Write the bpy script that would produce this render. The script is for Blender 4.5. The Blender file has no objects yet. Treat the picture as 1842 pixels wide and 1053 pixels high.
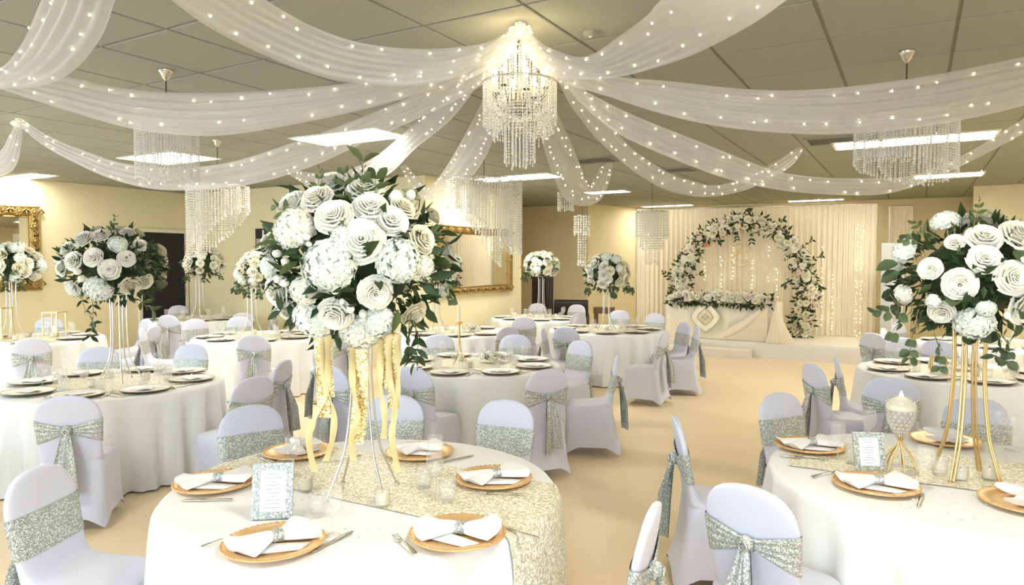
import bpy, bmesh, math, random
from mathutils import Vector, Matrix
R_ = random.Random(7)
sc = bpy.context.scene
COL = sc.collection
PI = math.pi
# ------------------------------------------------------------------ camera
W, HH, F = 1842.0, 1053.0, 1250.0
CAM_H = 1.83
HORIZON = 472.0
PITCH = math.atan((HH / 2 - HORIZON) / F)
CEIL = 3.33
cam = bpy.data.cameras.new('camera')
camo = bpy.data.objects.new('camera', cam)
COL.objects.link(camo)
cam.sensor_width = 36.0
cam.lens = 36.0 * F / W
cam.clip_start = 0.05
cam.clip_end = 100
camo.location = (0, 0, CAM_H)
camo.rotation_euler = (PI / 2 - PITCH, 0, 0)
sc.camera = camo
# ------------------------------------------------------------------ world, lights, exposure
sc.view_settings.view_transform = 'Standard'
sc.view_settings.look = 'None'
sc.view_settings.gamma = 1.0
sc.view_settings.use_curve_mapping = False
sc.view_settings.exposure = 0.92
sc.cycles.transparent_max_bounces = 24
world = bpy.data.worlds.new('World')
sc.world = world
world.use_nodes = True
bg = world.node_tree.nodes['Background']
bg.inputs[0].default_value = (0.80, 0.90, 1.0, 1)
bg.inputs[1].default_value = 1.0
PANEL_E = 18.5
DAY = 150.0
SIDE = 185.0
BULB_W = 5.0
STAGE_W = 4.0
UA = math.radians(30)
U = Vector((math.sin(UA), math.cos(UA), 0))
V = Vector((math.cos(UA), -math.sin(UA), 0))


def area(name, loc, target, sx, sy, power, col):
    l = bpy.data.lights.new(name, 'AREA')
    l.shape = 'RECTANGLE'
    l.size, l.size_y, l.energy, l.color = sx, sy, power, col
    o = bpy.data.objects.new(name, l)
    COL.objects.link(o)
    o.location = loc
    d = Vector(target) - Vector(loc)
    o.rotation_euler = d.to_track_quat('-Z', 'Y').to_euler()
    return o


# daylight of the window wall behind the photographer and of the side windows on the left, out of frame
area('daylight_rear', Vector((-1.0, -2.9, 1.75)), Vector((0.6, 3.2, 0.4)), 7.0, 2.2, DAY, (0.62, 0.79, 1.0))
area('daylight_side', Vector((-9.6, 4.6, 1.8)), Vector((-3.0, 7.0, 0.6)), 6.0, 1.9, SIDE, (0.66, 0.82, 1.0))
for i, (x, y) in enumerate(((3.9, 14.6), (5.5, 13.9), (6.9, 13.4))):  # unseen spots added to light the stage curtain, without fittings
    l = bpy.data.lights.new('added_stage_spot', 'SPOT')
    l.energy, l.color, l.spot_size, l.spot_blend, l.shadow_soft_size = STAGE_W * 4, (1, 0.88, 0.62), math.radians(110), 0.8, 0.12
    o = bpy.data.objects.new('added_stage_spot', l)
    COL.objects.link(o)
    o.location = (x - 0.5, y - 1.2, CEIL - 0.06)
    d = Vector((x + .1, y + 1.0, 1.6)) - o.location
    o.rotation_euler = d.to_track_quat('-Z', 'Y').to_euler()


# ------------------------------------------------------------------ pixel helpers
def ray(px, py):
    a, b = (px - W / 2) / F, (HH / 2 - py) / F
    return Vector((a, math.cos(PITCH) + b * math.sin(PITCH), b * math.cos(PITCH) - math.sin(PITCH)))


def P(px, py, Y):
    d = ray(px, py)
    return Vector((0, 0, CAM_H)) + d * (Y / d.y)


def G(px, py, z=0.0):
    d = ray(px, py)
    return Vector((0, 0, CAM_H)) + d * ((z - CAM_H) / d.z)


def on_wall(px, a, b):          # where the vertical plane a-b is met at column px (plan)
    k = (px - W / 2) / F
    # X = k*Y (pitch is small), a + t(b-a)
    dx, dy = b[0] - a[0], b[1] - a[1]
    t = (k * a[1] - a[0]) / (dx - k * dy)
    return Vector((a[0] + t * dx, a[1] + t * dy, 0))


def zat(py, Y):
    return P(W / 2, py, Y).z


# ------------------------------------------------------------------ materials
def newmat(name):
    m = bpy.data.materials.new(name)
    m.use_nodes = True
    nt = m.node_tree
    b = nt.nodes['Principled BSDF']
    return m, nt, b


def pmat(name, col, rough=0.6, metal=0.0, spec=0.4, noise=0.0, nscale=30.0, bump=0.0, bscale=60.0, sheen=0.0, emit=None, estr=0.0, sss=0.0):
    m, nt, b = newmat(name)
    b.inputs['Base Color'].default_value = (*col, 1)
    b.inputs['Roughness'].default_value = rough
    b.inputs['Metallic'].default_value = metal
    b.inputs['Specular IOR Level'].default_value = spec
    if sheen:
        b.inputs['Sheen Weight'].default_value = sheen
    if sss:
        b.inputs['Subsurface Weight'].default_value = sss
        b.inputs['Subsurface Radius'].default_value = (.02, .018, .012)
        b.inputs['Subsurface Scale'].default_value = 1.0
    if emit:
        b.inputs['Emission Color'].default_value = (*emit, 1)
        b.inputs['Emission Strength'].default_value = estr
    if noise or bump:
        tc = nt.nodes.new('ShaderNodeTexCoord')
    if noise:
        n = nt.nodes.new('ShaderNodeTexNoise')
        n.inputs['Scale'].default_value = nscale
        n.inputs['Detail'].default_value = 4
        nt.links.new(tc.outputs['Object'], n.inputs['Vector'])
        r = nt.nodes.new('ShaderNodeMapRange')
        r.inputs['To Min'].default_value = 1 - noise
        r.inputs['To Max'].default_value = 1 + noise
        nt.links.new(n.outputs['Fac'], r.inputs['Value'])
        mx = nt.nodes.new('ShaderNodeVectorMath')
        mx.operation = 'SCALE'
        mx.inputs[0].default_value = col
        nt.links.new(r.outputs[0], mx.inputs['Scale'])
        nt.links.new(mx.outputs[0], b.inputs['Base Color'])
    if bump:
        n2 = nt.nodes.new('ShaderNodeTexNoise')
        n2.inputs['Scale'].default_value = bscale
        n2.inputs['Detail'].default_value = 3
        nt.links.new(tc.outputs['Object'], n2.inputs['Vector'])
        bp = nt.nodes.new('ShaderNodeBump')
        bp.inputs['Strength'].default_value = bump
        bp.inputs['Distance'].default_value = 0.01
        nt.links.new(n2.outputs['Fac'], bp.inputs['Height'])
        nt.links.new(bp.outputs[0], b.inputs['Normal'])
    return m


def glitter(name, c1, c2, c3, scale=140.0, rough=0.42, metal=0.35):
    m, nt, b = newmat(name)
    tc = nt.nodes.new('ShaderNodeTexCoord')
    v = nt.nodes.new('ShaderNodeTexVoronoi')
    v.inputs['Scale'].default_value = scale
    nt.links.new(tc.outputs['Object'], v.inputs['Vector'])
    sep = nt.nodes.new('ShaderNodeSeparateColor')
    nt.links.new(v.outputs['Color'], sep.inputs[0])
    r = nt.nodes.new('ShaderNodeValToRGB')
    e = r.color_ramp.elements
    e[0].position, e[0].color = 0.0, (*c1, 1)
    e[1].position, e[1].color = 0.55, (*c2, 1)
    k = e.new(0.9)
    k.color = (*c3, 1)
    nt.links.new(sep.outputs[0], r.inputs[0])
    nt.links.new(r.outputs[0], b.inputs['Base Color'])
    b.inputs['Roughness'].default_value = rough
    b.inputs['Metallic'].default_value = metal
    bp = nt.nodes.new('ShaderNodeBump')
    bp.inputs['Strength'].default_value = 0.35
    bp.inputs['Distance'].default_value = 0.004
    nt.links.new(sep.outputs[1], bp.inputs['Height'])
    nt.links.new(bp.outputs[0], b.inputs['Normal'])
    return m


def sheer(name, col, opac, trans=0.5):
    m = bpy.data.materials.new(name)
    m.use_nodes = True
    nt = m.node_tree
    nt.nodes.clear()
    out = nt.nodes.new('ShaderNodeOutputMaterial')
    t = nt.nodes.new('ShaderNodeBsdfTransparent')
    d = nt.nodes.new('ShaderNodeBsdfDiffuse')
    tl = nt.nodes.new('ShaderNodeBsdfTranslucent')
    d.inputs[0].default_value = tl.inputs[0].default_value = (*col, 1)
    m1 = nt.nodes.new('ShaderNodeMixShader')
    m1.inputs[0].default_value = trans
    nt.links.new(d.outputs[0], m1.inputs[1])
    nt.links.new(tl.outputs[0], m1.inputs[2])
    m2 = nt.nodes.new('ShaderNodeMixShader')
    m2.inputs[0].default_value = opac
    nt.links.new(t.outputs[0], m2.inputs[1])
    nt.links.new(m1.outputs[0], m2.inputs[2])
    nt.links.new(m2.outputs[0], out.inputs[0])
    return m


def glassy(name, tint, gloss, diff=0.0, rough=0.03):
    m = bpy.data.materials.new(name)
    m.use_nodes = True
    nt = m.node_tree
    nt.nodes.clear()
    out = nt.nodes.new('ShaderNodeOutputMaterial')
    t = nt.nodes.new('ShaderNodeBsdfTransparent')
    t.inputs[0].default_value = (*tint, 1)
    g = nt.nodes.new('ShaderNodeBsdfGlossy')
    g.inputs['Roughness'].default_value = rough
    lw = nt.nodes.new('ShaderNodeLayerWeight')
    lw.inputs[0].default_value = 0.5
    pw = nt.nodes.new('ShaderNodeMath')
    pw.operation = 'POWER'
    pw.inputs[1].default_value = 3.5
    nt.links.new(lw.outputs['Facing'], pw.inputs[0])
    sc3 = nt.nodes.new('ShaderNodeMath')
    sc3.operation = 'MULTIPLY'
    sc3.inputs[1].default_value = 0.55
    nt.links.new(pw.outputs[0], sc3.inputs[0])
    add = nt.nodes.new('ShaderNodeMath')
    add.operation = 'ADD'
    add.use_clamp = True
    add.inputs[1].default_value = gloss
    nt.links.new(sc3.outputs[0], add.inputs[0])
    m1 = nt.nodes.new('ShaderNodeMixShader')
    nt.links.new(add.outputs[0], m1.inputs[0])
    nt.links.new(t.outputs[0], m1.inputs[1])
    nt.links.new(g.outputs[0], m1.inputs[2])
    d = nt.nodes.new('ShaderNodeBsdfDiffuse')
    d.inputs[0].default_value = (0.9, 0.88, 0.82, 1)
    m2 = nt.nodes.new('ShaderNodeMixShader')
    m2.inputs[0].default_value = diff
    nt.links.new(m1.outputs[0], m2.inputs[1])
    nt.links.new(d.outputs[0], m2.inputs[2])
    nt.links.new(m2.outputs[0], out.inputs[0])
    return m


def emis(name, col, s):
    m = bpy.data.materials.new(name)
    m.use_nodes = True
    nt = m.node_tree
    nt.nodes.clear()
    out = nt.nodes.new('ShaderNodeOutputMaterial')
    e = nt.nodes.new('ShaderNodeEmission')
    e.inputs[0].default_value = (*col, 1)
    e.inputs[1].default_value = s
    nt.links.new(e.outputs[0], out.inputs[0])
    return m


M = dict(
    wall=pmat('wall_paint', (0.80, 0.71, 0.46), 0.75, noise=0.03, nscale=3, bump=0.05),
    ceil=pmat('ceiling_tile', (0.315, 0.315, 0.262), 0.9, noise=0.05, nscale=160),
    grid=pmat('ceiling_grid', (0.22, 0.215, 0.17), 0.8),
    floor=pmat('floor_vinyl', (0.88, 0.70, 0.45), 0.32, spec=0.35, noise=0.03, nscale=2.5),
    white_trim=pmat('white_trim', (0.82, 0.76, 0.6), 0.5),
    black=pmat('black_paint', (0.012, 0.011, 0.016), 0.5),
    blackv=pmat('black_vinyl', (0.02, 0.018, 0.016), 0.45, bump=0.1),
    wood=pmat('brown_wood', (0.16, 0.09, 0.04), 0.5, noise=0.2, nscale=20),
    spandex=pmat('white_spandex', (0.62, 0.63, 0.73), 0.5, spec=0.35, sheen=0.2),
    cloth=pmat('white_tablecloth', (0.83, 0.84, 0.82), 0.8, noise=0.015, nscale=20),
    ivory=pmat('ivory_cloth', (0.86, 0.80, 0.66), 0.8),
    stagecloth=pmat('stage_skirt', (0.74, 0.71, 0.66), 0.8),
    napkin=pmat('napkin_linen', (0.88, 0.88, 0.88), 0.85),
    sash=glitter('silver_sequins', (0.25, 0.26, 0.235), (0.40, 0.42, 0.385), (0.78, 0.83, 0.78), 230, 0.42, 0.25),
    runner=glitter('champagne_sequins', (0.50, 0.43, 0.26), (0.76, 0.70, 0.52), (0.98, 0.95, 0.85), 120, 0.5, 0.12),
    goldseq=glitter('gold_sequins', (0.38, 0.26, 0.06), (0.72, 0.54, 0.20), (1.0, 0.93, 0.65), 150, 0.35, 0.5),
    gold=pmat('gold_metal', (0.72, 0.52, 0.24), 0.32, metal=0.9),
    charger=pmat('gold_charger', (0.80, 0.52, 0.24), 0.38, metal=0.55, noise=0.12, nscale=60),
    plate=pmat('cream_plate', (0.86, 0.82, 0.72), 0.3),
    rim=pmat('dark_rim', (0.22, 0.15, 0.08), 0.4, metal=0.4),  # dark tone for the band round the plate edge
    silver=pmat('silver_metal', (0.70, 0.68, 0.62), 0.25, metal=1.0),
    chrome=pmat('chrome', (0.62, 0.60, 0.55), 0.12, metal=1.0),
    darkm=pmat('dark_metal', (0.10, 0.085, 0.06), 0.35, metal=0.8),
    ornate=pmat('antique_gold', (0.38, 0.255, 0.085), 0.35, metal=0.75, noise=0.35, nscale=26, bump=0.5, bscale=45),
    mirror=pmat('mirror_glass', (0.9, 0.88, 0.82), 0.02, metal=1.0),
    petal=pmat('white_petal', (0.93, 0.90, 0.76), 0.6, noise=0.04, nscale=14, sss=.35),
    cream=pmat('cream_petal', (0.90, 0.84, 0.64), 0.6, noise=0.05, nscale=14, sss=.35),
    hydr=pmat('hydrangea_petal', (0.85, 0.88, 0.78), 0.65, noise=0.10, nscale=18),
    blush=pmat('blush_petal', (0.88, 0.74, 0.62), 0.65),
    coral=pmat('coral_petal', (0.85, 0.35, 0.22), 0.65),
    leaf=pmat('dark_leaf', (0.032, 0.056, 0.018), 0.5, spec=0.25, noise=0.3, nscale=9),
    leaf2=pmat('olive_leaf', (0.085, 0.115, 0.038), 0.5, spec=0.25, noise=0.25, nscale=9),
    leafg=pmat('gold_leaf', (0.42, 0.28, 0.09), 0.5, noise=0.2, nscale=9),
    euca=pmat('eucalyptus_leaf', (0.080, 0.112, 0.050), 0.5, spec=0.25, noise=0.2, nscale=9),
    stem=pmat('stem', (0.16, 0.15, 0.06), 0.6),
    bud=pmat('white_bud', (0.90, 0.88, 0.78), 0.5),
    ribbon=pmat('gold_satin', (0.74, 0.60, 0.30), 0.4, sheen=0.2),
    candle=pmat('candle_wax', (0.92, 0.86, 0.68), 0.5),
    card=pmat('white_card', (0.86, 0.88, 0.92), 0.6),
    ink=pmat('grey_ink', (0.35, 0.38, 0.44), 0.7),
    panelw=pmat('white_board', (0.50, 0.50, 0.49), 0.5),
    sheer=sheer('white_voile', (0.80, 0.78, 0.75), 0.60, 0.45),
    curtain=sheer('ivory_voile', (0.93, 0.86, 0.70), 0.93, 0.25),
    glass=glassy('clear_glass', (0.99, 0.99, 0.98), 0.04, 0.12),
    crystal=glassy('crystal', (0.95, 0.94, 0.90), 0.22, 0.55, 0.12),
    panel=emis('light_panel', (1.0, 0.96, 0.85), PANEL_E),
    fairy=emis('fairy_bulb', (1.0, 0.86, 0.48), 9.0),
    bulb=emis('candle_bulb', (1.0, 0.86, 0.58), 14.0),
    flame=emis('candle_flame', (1.0, 0.7, 0.3), 6.0),
)


# ------------------------------------------------------------------ mesh helpers
class MB:
    def __init__(s):
        s.v, s.f = [], []

    def add(s, vs, fs):
        o = len(s.v)
        s.v += [tuple(x) for x in vs]
        s.f += [tuple(i + o for i in q) for q in fs]
        return s

    def grid(s, rows, close_u=False):
        n, m = len(rows), len(rows[0])
        fs = []
        for i in range(n - 1):
            for j in range(m if close_u else m - 1):
                k = (j + 1) % m
                fs.append((i * m + j, i * m + k, (i + 1) * m + k, (i + 1) * m + j))
        return s.add([p for r in rows for p in r], fs)

    def fan(s, loop, centre, flip=False):
        n = len(loop)
        fs = [((i + 1) % n, i, n) if flip else (i, (i + 1) % n, n) for i in range(n)]
        return s.add(list(loop) + [centre], fs)

    def box(s, a, b):
        (x0, y0, z0), (x1, y1, z1) = a, b
        vs = [(x0, y0, z0), (x1, y0, z0), (x1, y1, z0), (x0, y1, z0), (x0, y0, z1), (x1, y0, z1), (x1, y1, z1), (x0, y1, z1)]
        return s.add(vs, [(0, 3, 2, 1), (4, 5, 6, 7), (0, 1, 5, 4), (1, 2, 6, 5), (2, 3, 7, 6), (3, 0, 4, 7)])

    def obox(s, c, ax, ay, az):        # oriented box from half-axes
        c, ax, ay, az = map(Vector, (c, ax, ay, az))
        vs = [c - ax - ay - az, c + ax - ay - az, c + ax + ay - az, c - ax + ay - az, c - ax - ay + az, c + ax - ay + az, c + ax + ay + az, c - ax + ay + az]
        return s.add(vs, [(0, 3, 2, 1), (4, 5, 6, 7), (0, 1, 5, 4), (1, 2, 6, 5), (2, 3, 7, 6), (3, 0, 4, 7)])

    def lathe(s, prof, n=20, c=(0, 0, 0), cap=True):
        rows = [[(c[0] + r * math.cos(2 * PI * k / n), c[1] + r * math.sin(2 * PI * k / n), c[2] + z) for k in range(n)] for r, z in prof]
        s.grid(rows, True)
        if cap:
            s.fan(rows[0], (c[0], c[1], c[2] + prof[0][1]), True)
            s.fan(rows[-1], (c[0], c[1], c[2] + prof[-1][1]))
        return s

    def tube(s, pts, r, n=8, taper=None):
        pts = [Vector(p) for p in pts]
        rows = []
        up = Vector((0.03, 0.02, 1))
        for i, p in enumerate(pts):
            t = (pts[min(i + 1, len(pts) - 1)] - pts[max(i - 1, 0)]).normalized()
            if abs(t.dot(up.normalized())) > 0.98:
                up = Vector((1, 0.1, 0.05))
            a = t.cross(up).normalized()
            b = t.cross(a).normalized()
            rr = r if taper is None else r * taper[i]
            rows.append([p + (a * math.cos(2 * PI * k / n) + b * math.sin(2 * PI * k / n)) * rr for k in range(n)])
        s.grid(rows, True)
        s.fan(rows[0], pts[0], True)
        s.fan(rows[-1], pts[-1])
        return s

    def ball(s, c, r, n=8, m=5, sz=1.0):
        rows = []
        for i in range(1, m):
            a = PI * i / m
            rows.append([(c[0] + r * math.sin(a) * math.cos(2 * PI * k / n), c[1] + r * math.sin(a) * math.sin(2 * PI * k / n), c[2] - r * sz * math.cos(a)) for k in range(n)])
        s.grid(rows, True)
        s.fan(rows[0], (c[0], c[1], c[2] - r * sz), True)
        s.fan(rows[-1], (c[0], c[1], c[2] + r * sz))
        return s

    def octa(s, c, r, h):
        x, y, z = c
        return s.add([(x + r, y, z), (x, y + r, z), (x - r, y, z), (x, y - r, z), (x, y, z + h), (x, y, z - h)],
                     [(0, 1, 4), (1, 2, 4), (2, 3, 4), (3, 0, 4), (1, 0, 5), (2, 1, 5), (3, 2, 5), (0, 3, 5)])

    def tr(s, mat):
        s.v = [tuple(mat @ Vector(p)) for p in s.v]
        return s

    def merge(s, o):
        return s.add(o.v, o.f)

    def mesh(s, name, mat, smooth=True):
        me = bpy.data.meshes.new(name)
        me.from_pydata(s.v, [], s.f)
        me.materials.append(mat)
        if smooth:
            me.polygons.foreach_set('use_smooth', [True] * len(me.polygons))
        me.update()
        return me

    def build(s, name, mat, parent=None, smooth=True):
        return link(name, s.mesh(name, mat, smooth), parent)


def link(name, me, parent=None, loc=None, rot=None, scale=None):
    o = bpy.data.objects.new(name, me)
    COL.objects.link(o)
    if parent:
        o.parent = parent
    if loc is not None:
        o.location = loc
    if rot is not None:
        o.rotation_euler = rot
    if scale is not None:
        o.scale = (scale,) * 3 if isinstance(scale, (int, float)) else scale
    return o


def thing(name, label, cat, loc=(0, 0, 0), rz=0.0, group=None):
    o = link(name, None, None, loc, (0, 0, rz))
    o.empty_display_size = 0.1
    return tag(o, label, cat, group)


def tag(o, label, cat, group=None):
    o['label'], o['category'] = label, cat
    if group:
        o['group'] = group
    return o


def stuff(o):
    o['kind'] = 'stuff'
    return o


def struct(o):
    o['kind'] = 'structure'
    return o


def kids(o):
    return [c for c in ALLCH.get(o.name, [])]


ALLCH = {}


def copy_tree(o, parent=None):
    c = o.copy()
    COL.objects.link(c)
    c.parent = parent
    for ch in list(o.children):
        copy_tree(ch, c)
    return c


def sharp(o, ang=40):
    o.data.polygons.foreach_set('use_smooth', [True] * len(o.data.polygons))
    o.data.set_sharp_from_angle(angle=math.radians(ang))
    return o


def facing(fx, fy):
    return math.atan2(-fx, fy)


def spline(pts, n):
    """Catmull-Rom through tuples, n samples evenly by chord"""
    pts = [Vector(p) for p in pts]
    L = [0]
    for a, b in zip(pts, pts[1:]):
        L.append(L[-1] + (b - a).length)
    out = []
    for k in range(n):
        s = L[-1] * k / (n - 1)
        i = 0
        while i < len(L) - 2 and L[i + 1] < s:
            i += 1
        t = (s - L[i]) / max(L[i + 1] - L[i], 1e-9)
        p0, p1, p2, p3 = pts[max(i - 1, 0)], pts[i], pts[i + 1], pts[min(i + 2, len(pts) - 1)]
        out.append(0.5 * ((2 * p1) + (p2 - p0) * t + (2 * p0 - 5 * p1 + 4 * p2 - p3) * t * t + (3 * p1 - p0 - 3 * p2 + p3) * t ** 3))
    return out


# ================================================================== ROOM SHELL
def C(px, py):
    p = G(px, py, CEIL)
    return Vector((p.x, p.y, 0))


WA1, WB = C(0, 316.5), C(335, 349)
wdir = (WB - WA1).normalized()
WA0 = WA1 - wdir * 15
WC, WD = Vector((-1.5, 12.05, 0)), Vector((0.2, 15.0, 0))
WD2 = WD + Vector((-2.2, 3.6, 0))
WE0, WE, WF = C(941, 373) + Vector((-1.66, 1.04, 0)), C(1058, 367), C(1143, 374)
WG, WH = C(1752, 354), C(1752, 335)
WI = WH + V * 5.0
WJ = WI - U * 21
ring = [('wall_left', WA0, WB), ('wall_corner', WB, WC), ('wall_mirror', WC, WD), ('wall_recess_side', WD, WE0), ('wall_recess', WE0, WE),
        ('wall_pier', WE, WF), ('wall_stage', WF, WG), ('wall_return', WG, WH), ('wall_right', WH, WI), ('wall_right_side', WI, WJ)]
for nm, a, b in ring:
    d = (b - a).normalized()
    out = Vector((-d.y, d.x, 0))
    mid = (a + b) / 2 + out * 0.075
    mid.z = CEIL / 2 + 0.05
    mb = MB()
    if nm == 'wall_left':        # its windows stand out of frame, towards the photographer
        L = (b - a).length
        for s0, s1, z0, z1 in ((0, 4.2, 0, CEIL + .1), (4.2, 10.4, 0, 0.85), (4.2, 10.4, 2.75, CEIL + .1), (10.4, L, 0, CEIL + .1)):
            c = a + d * (s0 + s1) / 2 + out * 0.075
            c.z = (z0 + z1) / 2
            mb.obox(c, d * (s1 - s0) / 2, out * 0.075, (0, 0, (z1 - z0) / 2))
    else:
        mb.obox(mid, (b - a) / 2, out * 0.075, (0, 0, CEIL / 2 + 0.05))
    struct(mb.build(nm, M['wall'], None, False))
    bb = MB()
    bb.obox((a + b) / 2 - out * 0.008 + Vector((0, 0, 0.05)), (b - a) / 2, out * 0.008, (0, 0, 0.05))
    if nm in ('wall_corner', 'wall_mirror', 'wall_recess', 'wall_pier'):
        struct(bb.build(nm.replace('wall', 'baseboard'), M['white_trim'], None, False))
# window wall behind the photographer
rear_a, rear_b = WJ, WA0
d = (rear_b - rear_a).normalized()
outv = Vector((-d.y, d.x, 0))
L = (rear_b - rear_a).length
mb = MB()
for z0, z1 in ((0, 0.45), (2.8, CEIL + .1)):
    c = (rear_a + rear_b) / 2 + outv * 0.075
    c.z = (z0 + z1) / 2
    mb.obox(c, d * L / 2, outv * 0.075, (0, 0, (z1 - z0) / 2))
k = 0
while k * 3.0 < L:
    c = rear_a + d * (k * 3.0) + outv * 0.075
    c.z = 1.6
    mb.obox(c, d * 0.35, outv * 0.075, (0, 0, 1.25))
    k += 1
struct(mb.build('wall_rear', M['wall'], None, False))

fl = MB()
fl.add([(-24, -14, 0), (24, -14, 0), (24, 26, 0), (-24, 26, 0), (-24, -14, -.1), (24, -14, -.1), (24, 26, -.1), (-24, 26, -.1)], [(0, 1, 2, 3), (4, 7, 6, 5), (0, 4, 5, 1), (1, 5, 6, 2), (2, 6, 7, 3), (3, 7, 4, 0)])
struct(fl.build('floor', M['floor'], None, False))
ce = MB()
ce.box((-24, -14, CEIL + 0.012), (24, 26, CEIL + 0.1))
ceiling = struct(ce.build('ceiling', M['grid'], None, False))
# ceiling tiles: anchored on a crossing seen in the photograph
anchor = G(1490, 70, CEIL)
SU, SV = 0.78, 0.735
GAPT = 0.011
tm = MB()
a_, b_ = U * (SU / 2 - GAPT), V * (SV / 2 - GAPT)
lo = [-a_ - b_, a_ - b_, a_ + b_, -a_ + b_]
a2, b2 = a_ - U * 0.006, b_ - V * 0.006
lo2 = [-a2 - b2, a2 - b2, a2 + b2, -a2 + b2]
tm.add([p + Vector((0, 0, 0.005)) for p in lo] + list(lo2) + [p + Vector((0, 0, 0.02)) for p in lo],
       [(4, 5, 6, 7), (0, 1, 5, 4), (1, 2, 6, 5), (2, 3, 7, 6), (3, 0, 4, 7), (8, 9, 1, 0), (9, 10, 2, 1), (10, 11, 3, 2), (11, 8, 0, 3)])
tile_me = tm.mesh('ceiling_tile', M['ceil'], False)
tiles = []


def inside(p):
    """plan test against the wall ring"""
    pts = [a for _, a, _ in ring] + [WJ]
    c = False
    j = len(pts) - 1
    for i in range(len(pts)):
        if (pts[i].y > p.y) != (pts[j].y > p.y) and p.x < (pts[j].x - pts[i].x) * (p.y - pts[i].y) / (pts[j].y - pts[i].y) + pts[i].x:
            c = not c
        j = i
    return c


for i in range(-26, 30):
    for j in range(-26, 26):
        c = anchor + U * (SU * (i + 0.5)) + V * (SV * (j + 0.5))
        if c.y < -8 or not any(inside(c + q * 0.9) for q in lo):
            continue
        vis = c.y > 2.0 and abs(c.x) < 0.80 * c.y + 0.8
        tiles.append((0 if vis else 1, c.y, c))
tiles.sort(key=lambda t: (t[0], t[1]))
rest = MB()
for n_, (vv, yy, c) in enumerate(tiles):
    if n_ < 300:
        link('ceiling_tile', tile_me, ceiling, c)
    else:
        rest.add([Vector(p) + c for p in tm.v], tm.f)
stuff(rest.build('ceiling_tile_field', M['ceil'], ceiling, False))

# ------------------------------------------------------------------ ceiling lights, vents, detector
lights = [(628, 246, 1.3, .6, 'beside the second swag left of the chandelier'), (305, 284, 1.2, .75, 'behind the left bead chandelier'), (48, 317, 1.2, .38, 'above the gilded left wall mirror'),
          (930, 319, 1.5, .6, 'above the wide bead chandelier by the mirror wall'), (1092, 345, .9, .4, 'behind the curled swag end over the recess'), (1200, 370, 1.3, .28, 'above the left end of the stage curtain'),
          (1467, 360, 1.2, .28, 'above the right half of the floral arch'), (1640, 252, 1.7, .6, 'behind the right bead chandelier'), (1705, 315, 1.0, .6, 'under the long right swag near the olive wall'),
          (800, 234, .6, .0, '')]
pl = MB()
fr = MB()


def panel_light(c, lx, ly, label):
    t = thing('ceiling_light', label, 'light', (c.x, c.y, CEIL), 0, 'recessed ceiling light panels')
    f = MB()
    for s in (-1, 1):
        f.obox(U * (ly / 2 + .015) * s + Vector((0, 0, -.008)), V * (lx / 2 + .03), U * .015, (0, 0, .008))
        f.obox(V * (lx / 2 + .015) * s + Vector((0, 0, -.008)), V * .015, U * (ly / 2), (0, 0, .008))
    f.build('frame', M['white_trim'], t, False)
    p = MB()
    p.obox(Vector((0, 0, -.006)), V * lx / 2, U * ly / 2, (0, 0, .003))
    p.build('diffuser', M['panel'], t, False)
    return t


for px, py, lx, ly, lab in lights[:-1]:
    panel_light(C(px, py), lx, ly, 'recessed white ceiling light ' + lab)
# unseen fittings added around the camera; the nearest ones brighten the front tables
for i, (x, y) in enumerate(((-7.2, 6.2), (-3.1, 1.5), (1.0, 1.7), (6.2, 3.2), (8.4, 7.2), (4.6, -3.4), (-8.5, 1.5))):
    panel_light(Vector((x, y, 0)), 1.2, .6, 'recessed white ceiling light added out of view to brighten the hall, fitting ' + 'one two three four five six seven'.split()[i])


def vent(px, py, lx, ly, label):
    c = C(px, py)
    t = thing('air_vent', label, 'vent', (c.x, c.y, CEIL), 0, 'ceiling air vents')
    f = MB()
    f.obox((0, 0, -.004), V * lx / 2, U * ly / 2, (0, 0, .004))
    f.build('backing', M['darkm'], t, False)
    f = MB()
    for s in (-1, 1):
        f.obox(U * (ly / 2) * s + Vector((0, 0, -.01)), V * (lx / 2 + .02), U * .02, (0, 0, .01))
        f.obox(V * (lx / 2) * s + Vector((0, 0, -.01)), V * .02, U * (ly / 2), (0, 0, .01))
    f.build('frame', M['ceil'], t, False)
    sl = MB()
    sl.obox((0, 0, -.008), V * lx / 2, U * .012 + Vector((0, 0, .004)), (0, 0, .002))
    me = sl.mesh('slat', M['ceil'], False)
    n = 5
    for k in range(n):
        link('slat', me, t, U * (ly * ((k + .5) / n - .5)))


vent(1516, 250, .8, .5, 'slatted air vent left of the right bead chandelier')
vent(1205, 306, .8, .5, 'slatted air vent between two fairy-lit swags above the recess')
vent(1066, 288, .7, .5, 'slatted air vent behind the curled swag end over the recess')
c = C(1062, 58)
t = thing('smoke_detector', 'small round smoke detector on the ceiling right of the chandelier', 'detector', (c.x, c.y, CEIL))
MB().lathe([(.05, 0), (.05, -.012), (.042, -.022), (.02, -.028)], 20).build('body', M['ceil'], t)
MB().lathe([(.012, -.026), (.010, -.034)], 12).build('sensor', M['white_trim'], t)

# ------------------------------------------------------------------ door, mirrors, wall pictures
wn = Vector((wdir.y, -wdir.x, 0))          # into the room from the left wall


def wall_frame(a, b, n):
    """matrix: x along the wall, y into the room, z up"""
    d = (b - a).normalized()
    return Matrix(((d.x, n.x, 0, 0), (d.y, n.y, 0, 0), (0, 0, 1, 0), (0, 0, 0, 1)))


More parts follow.
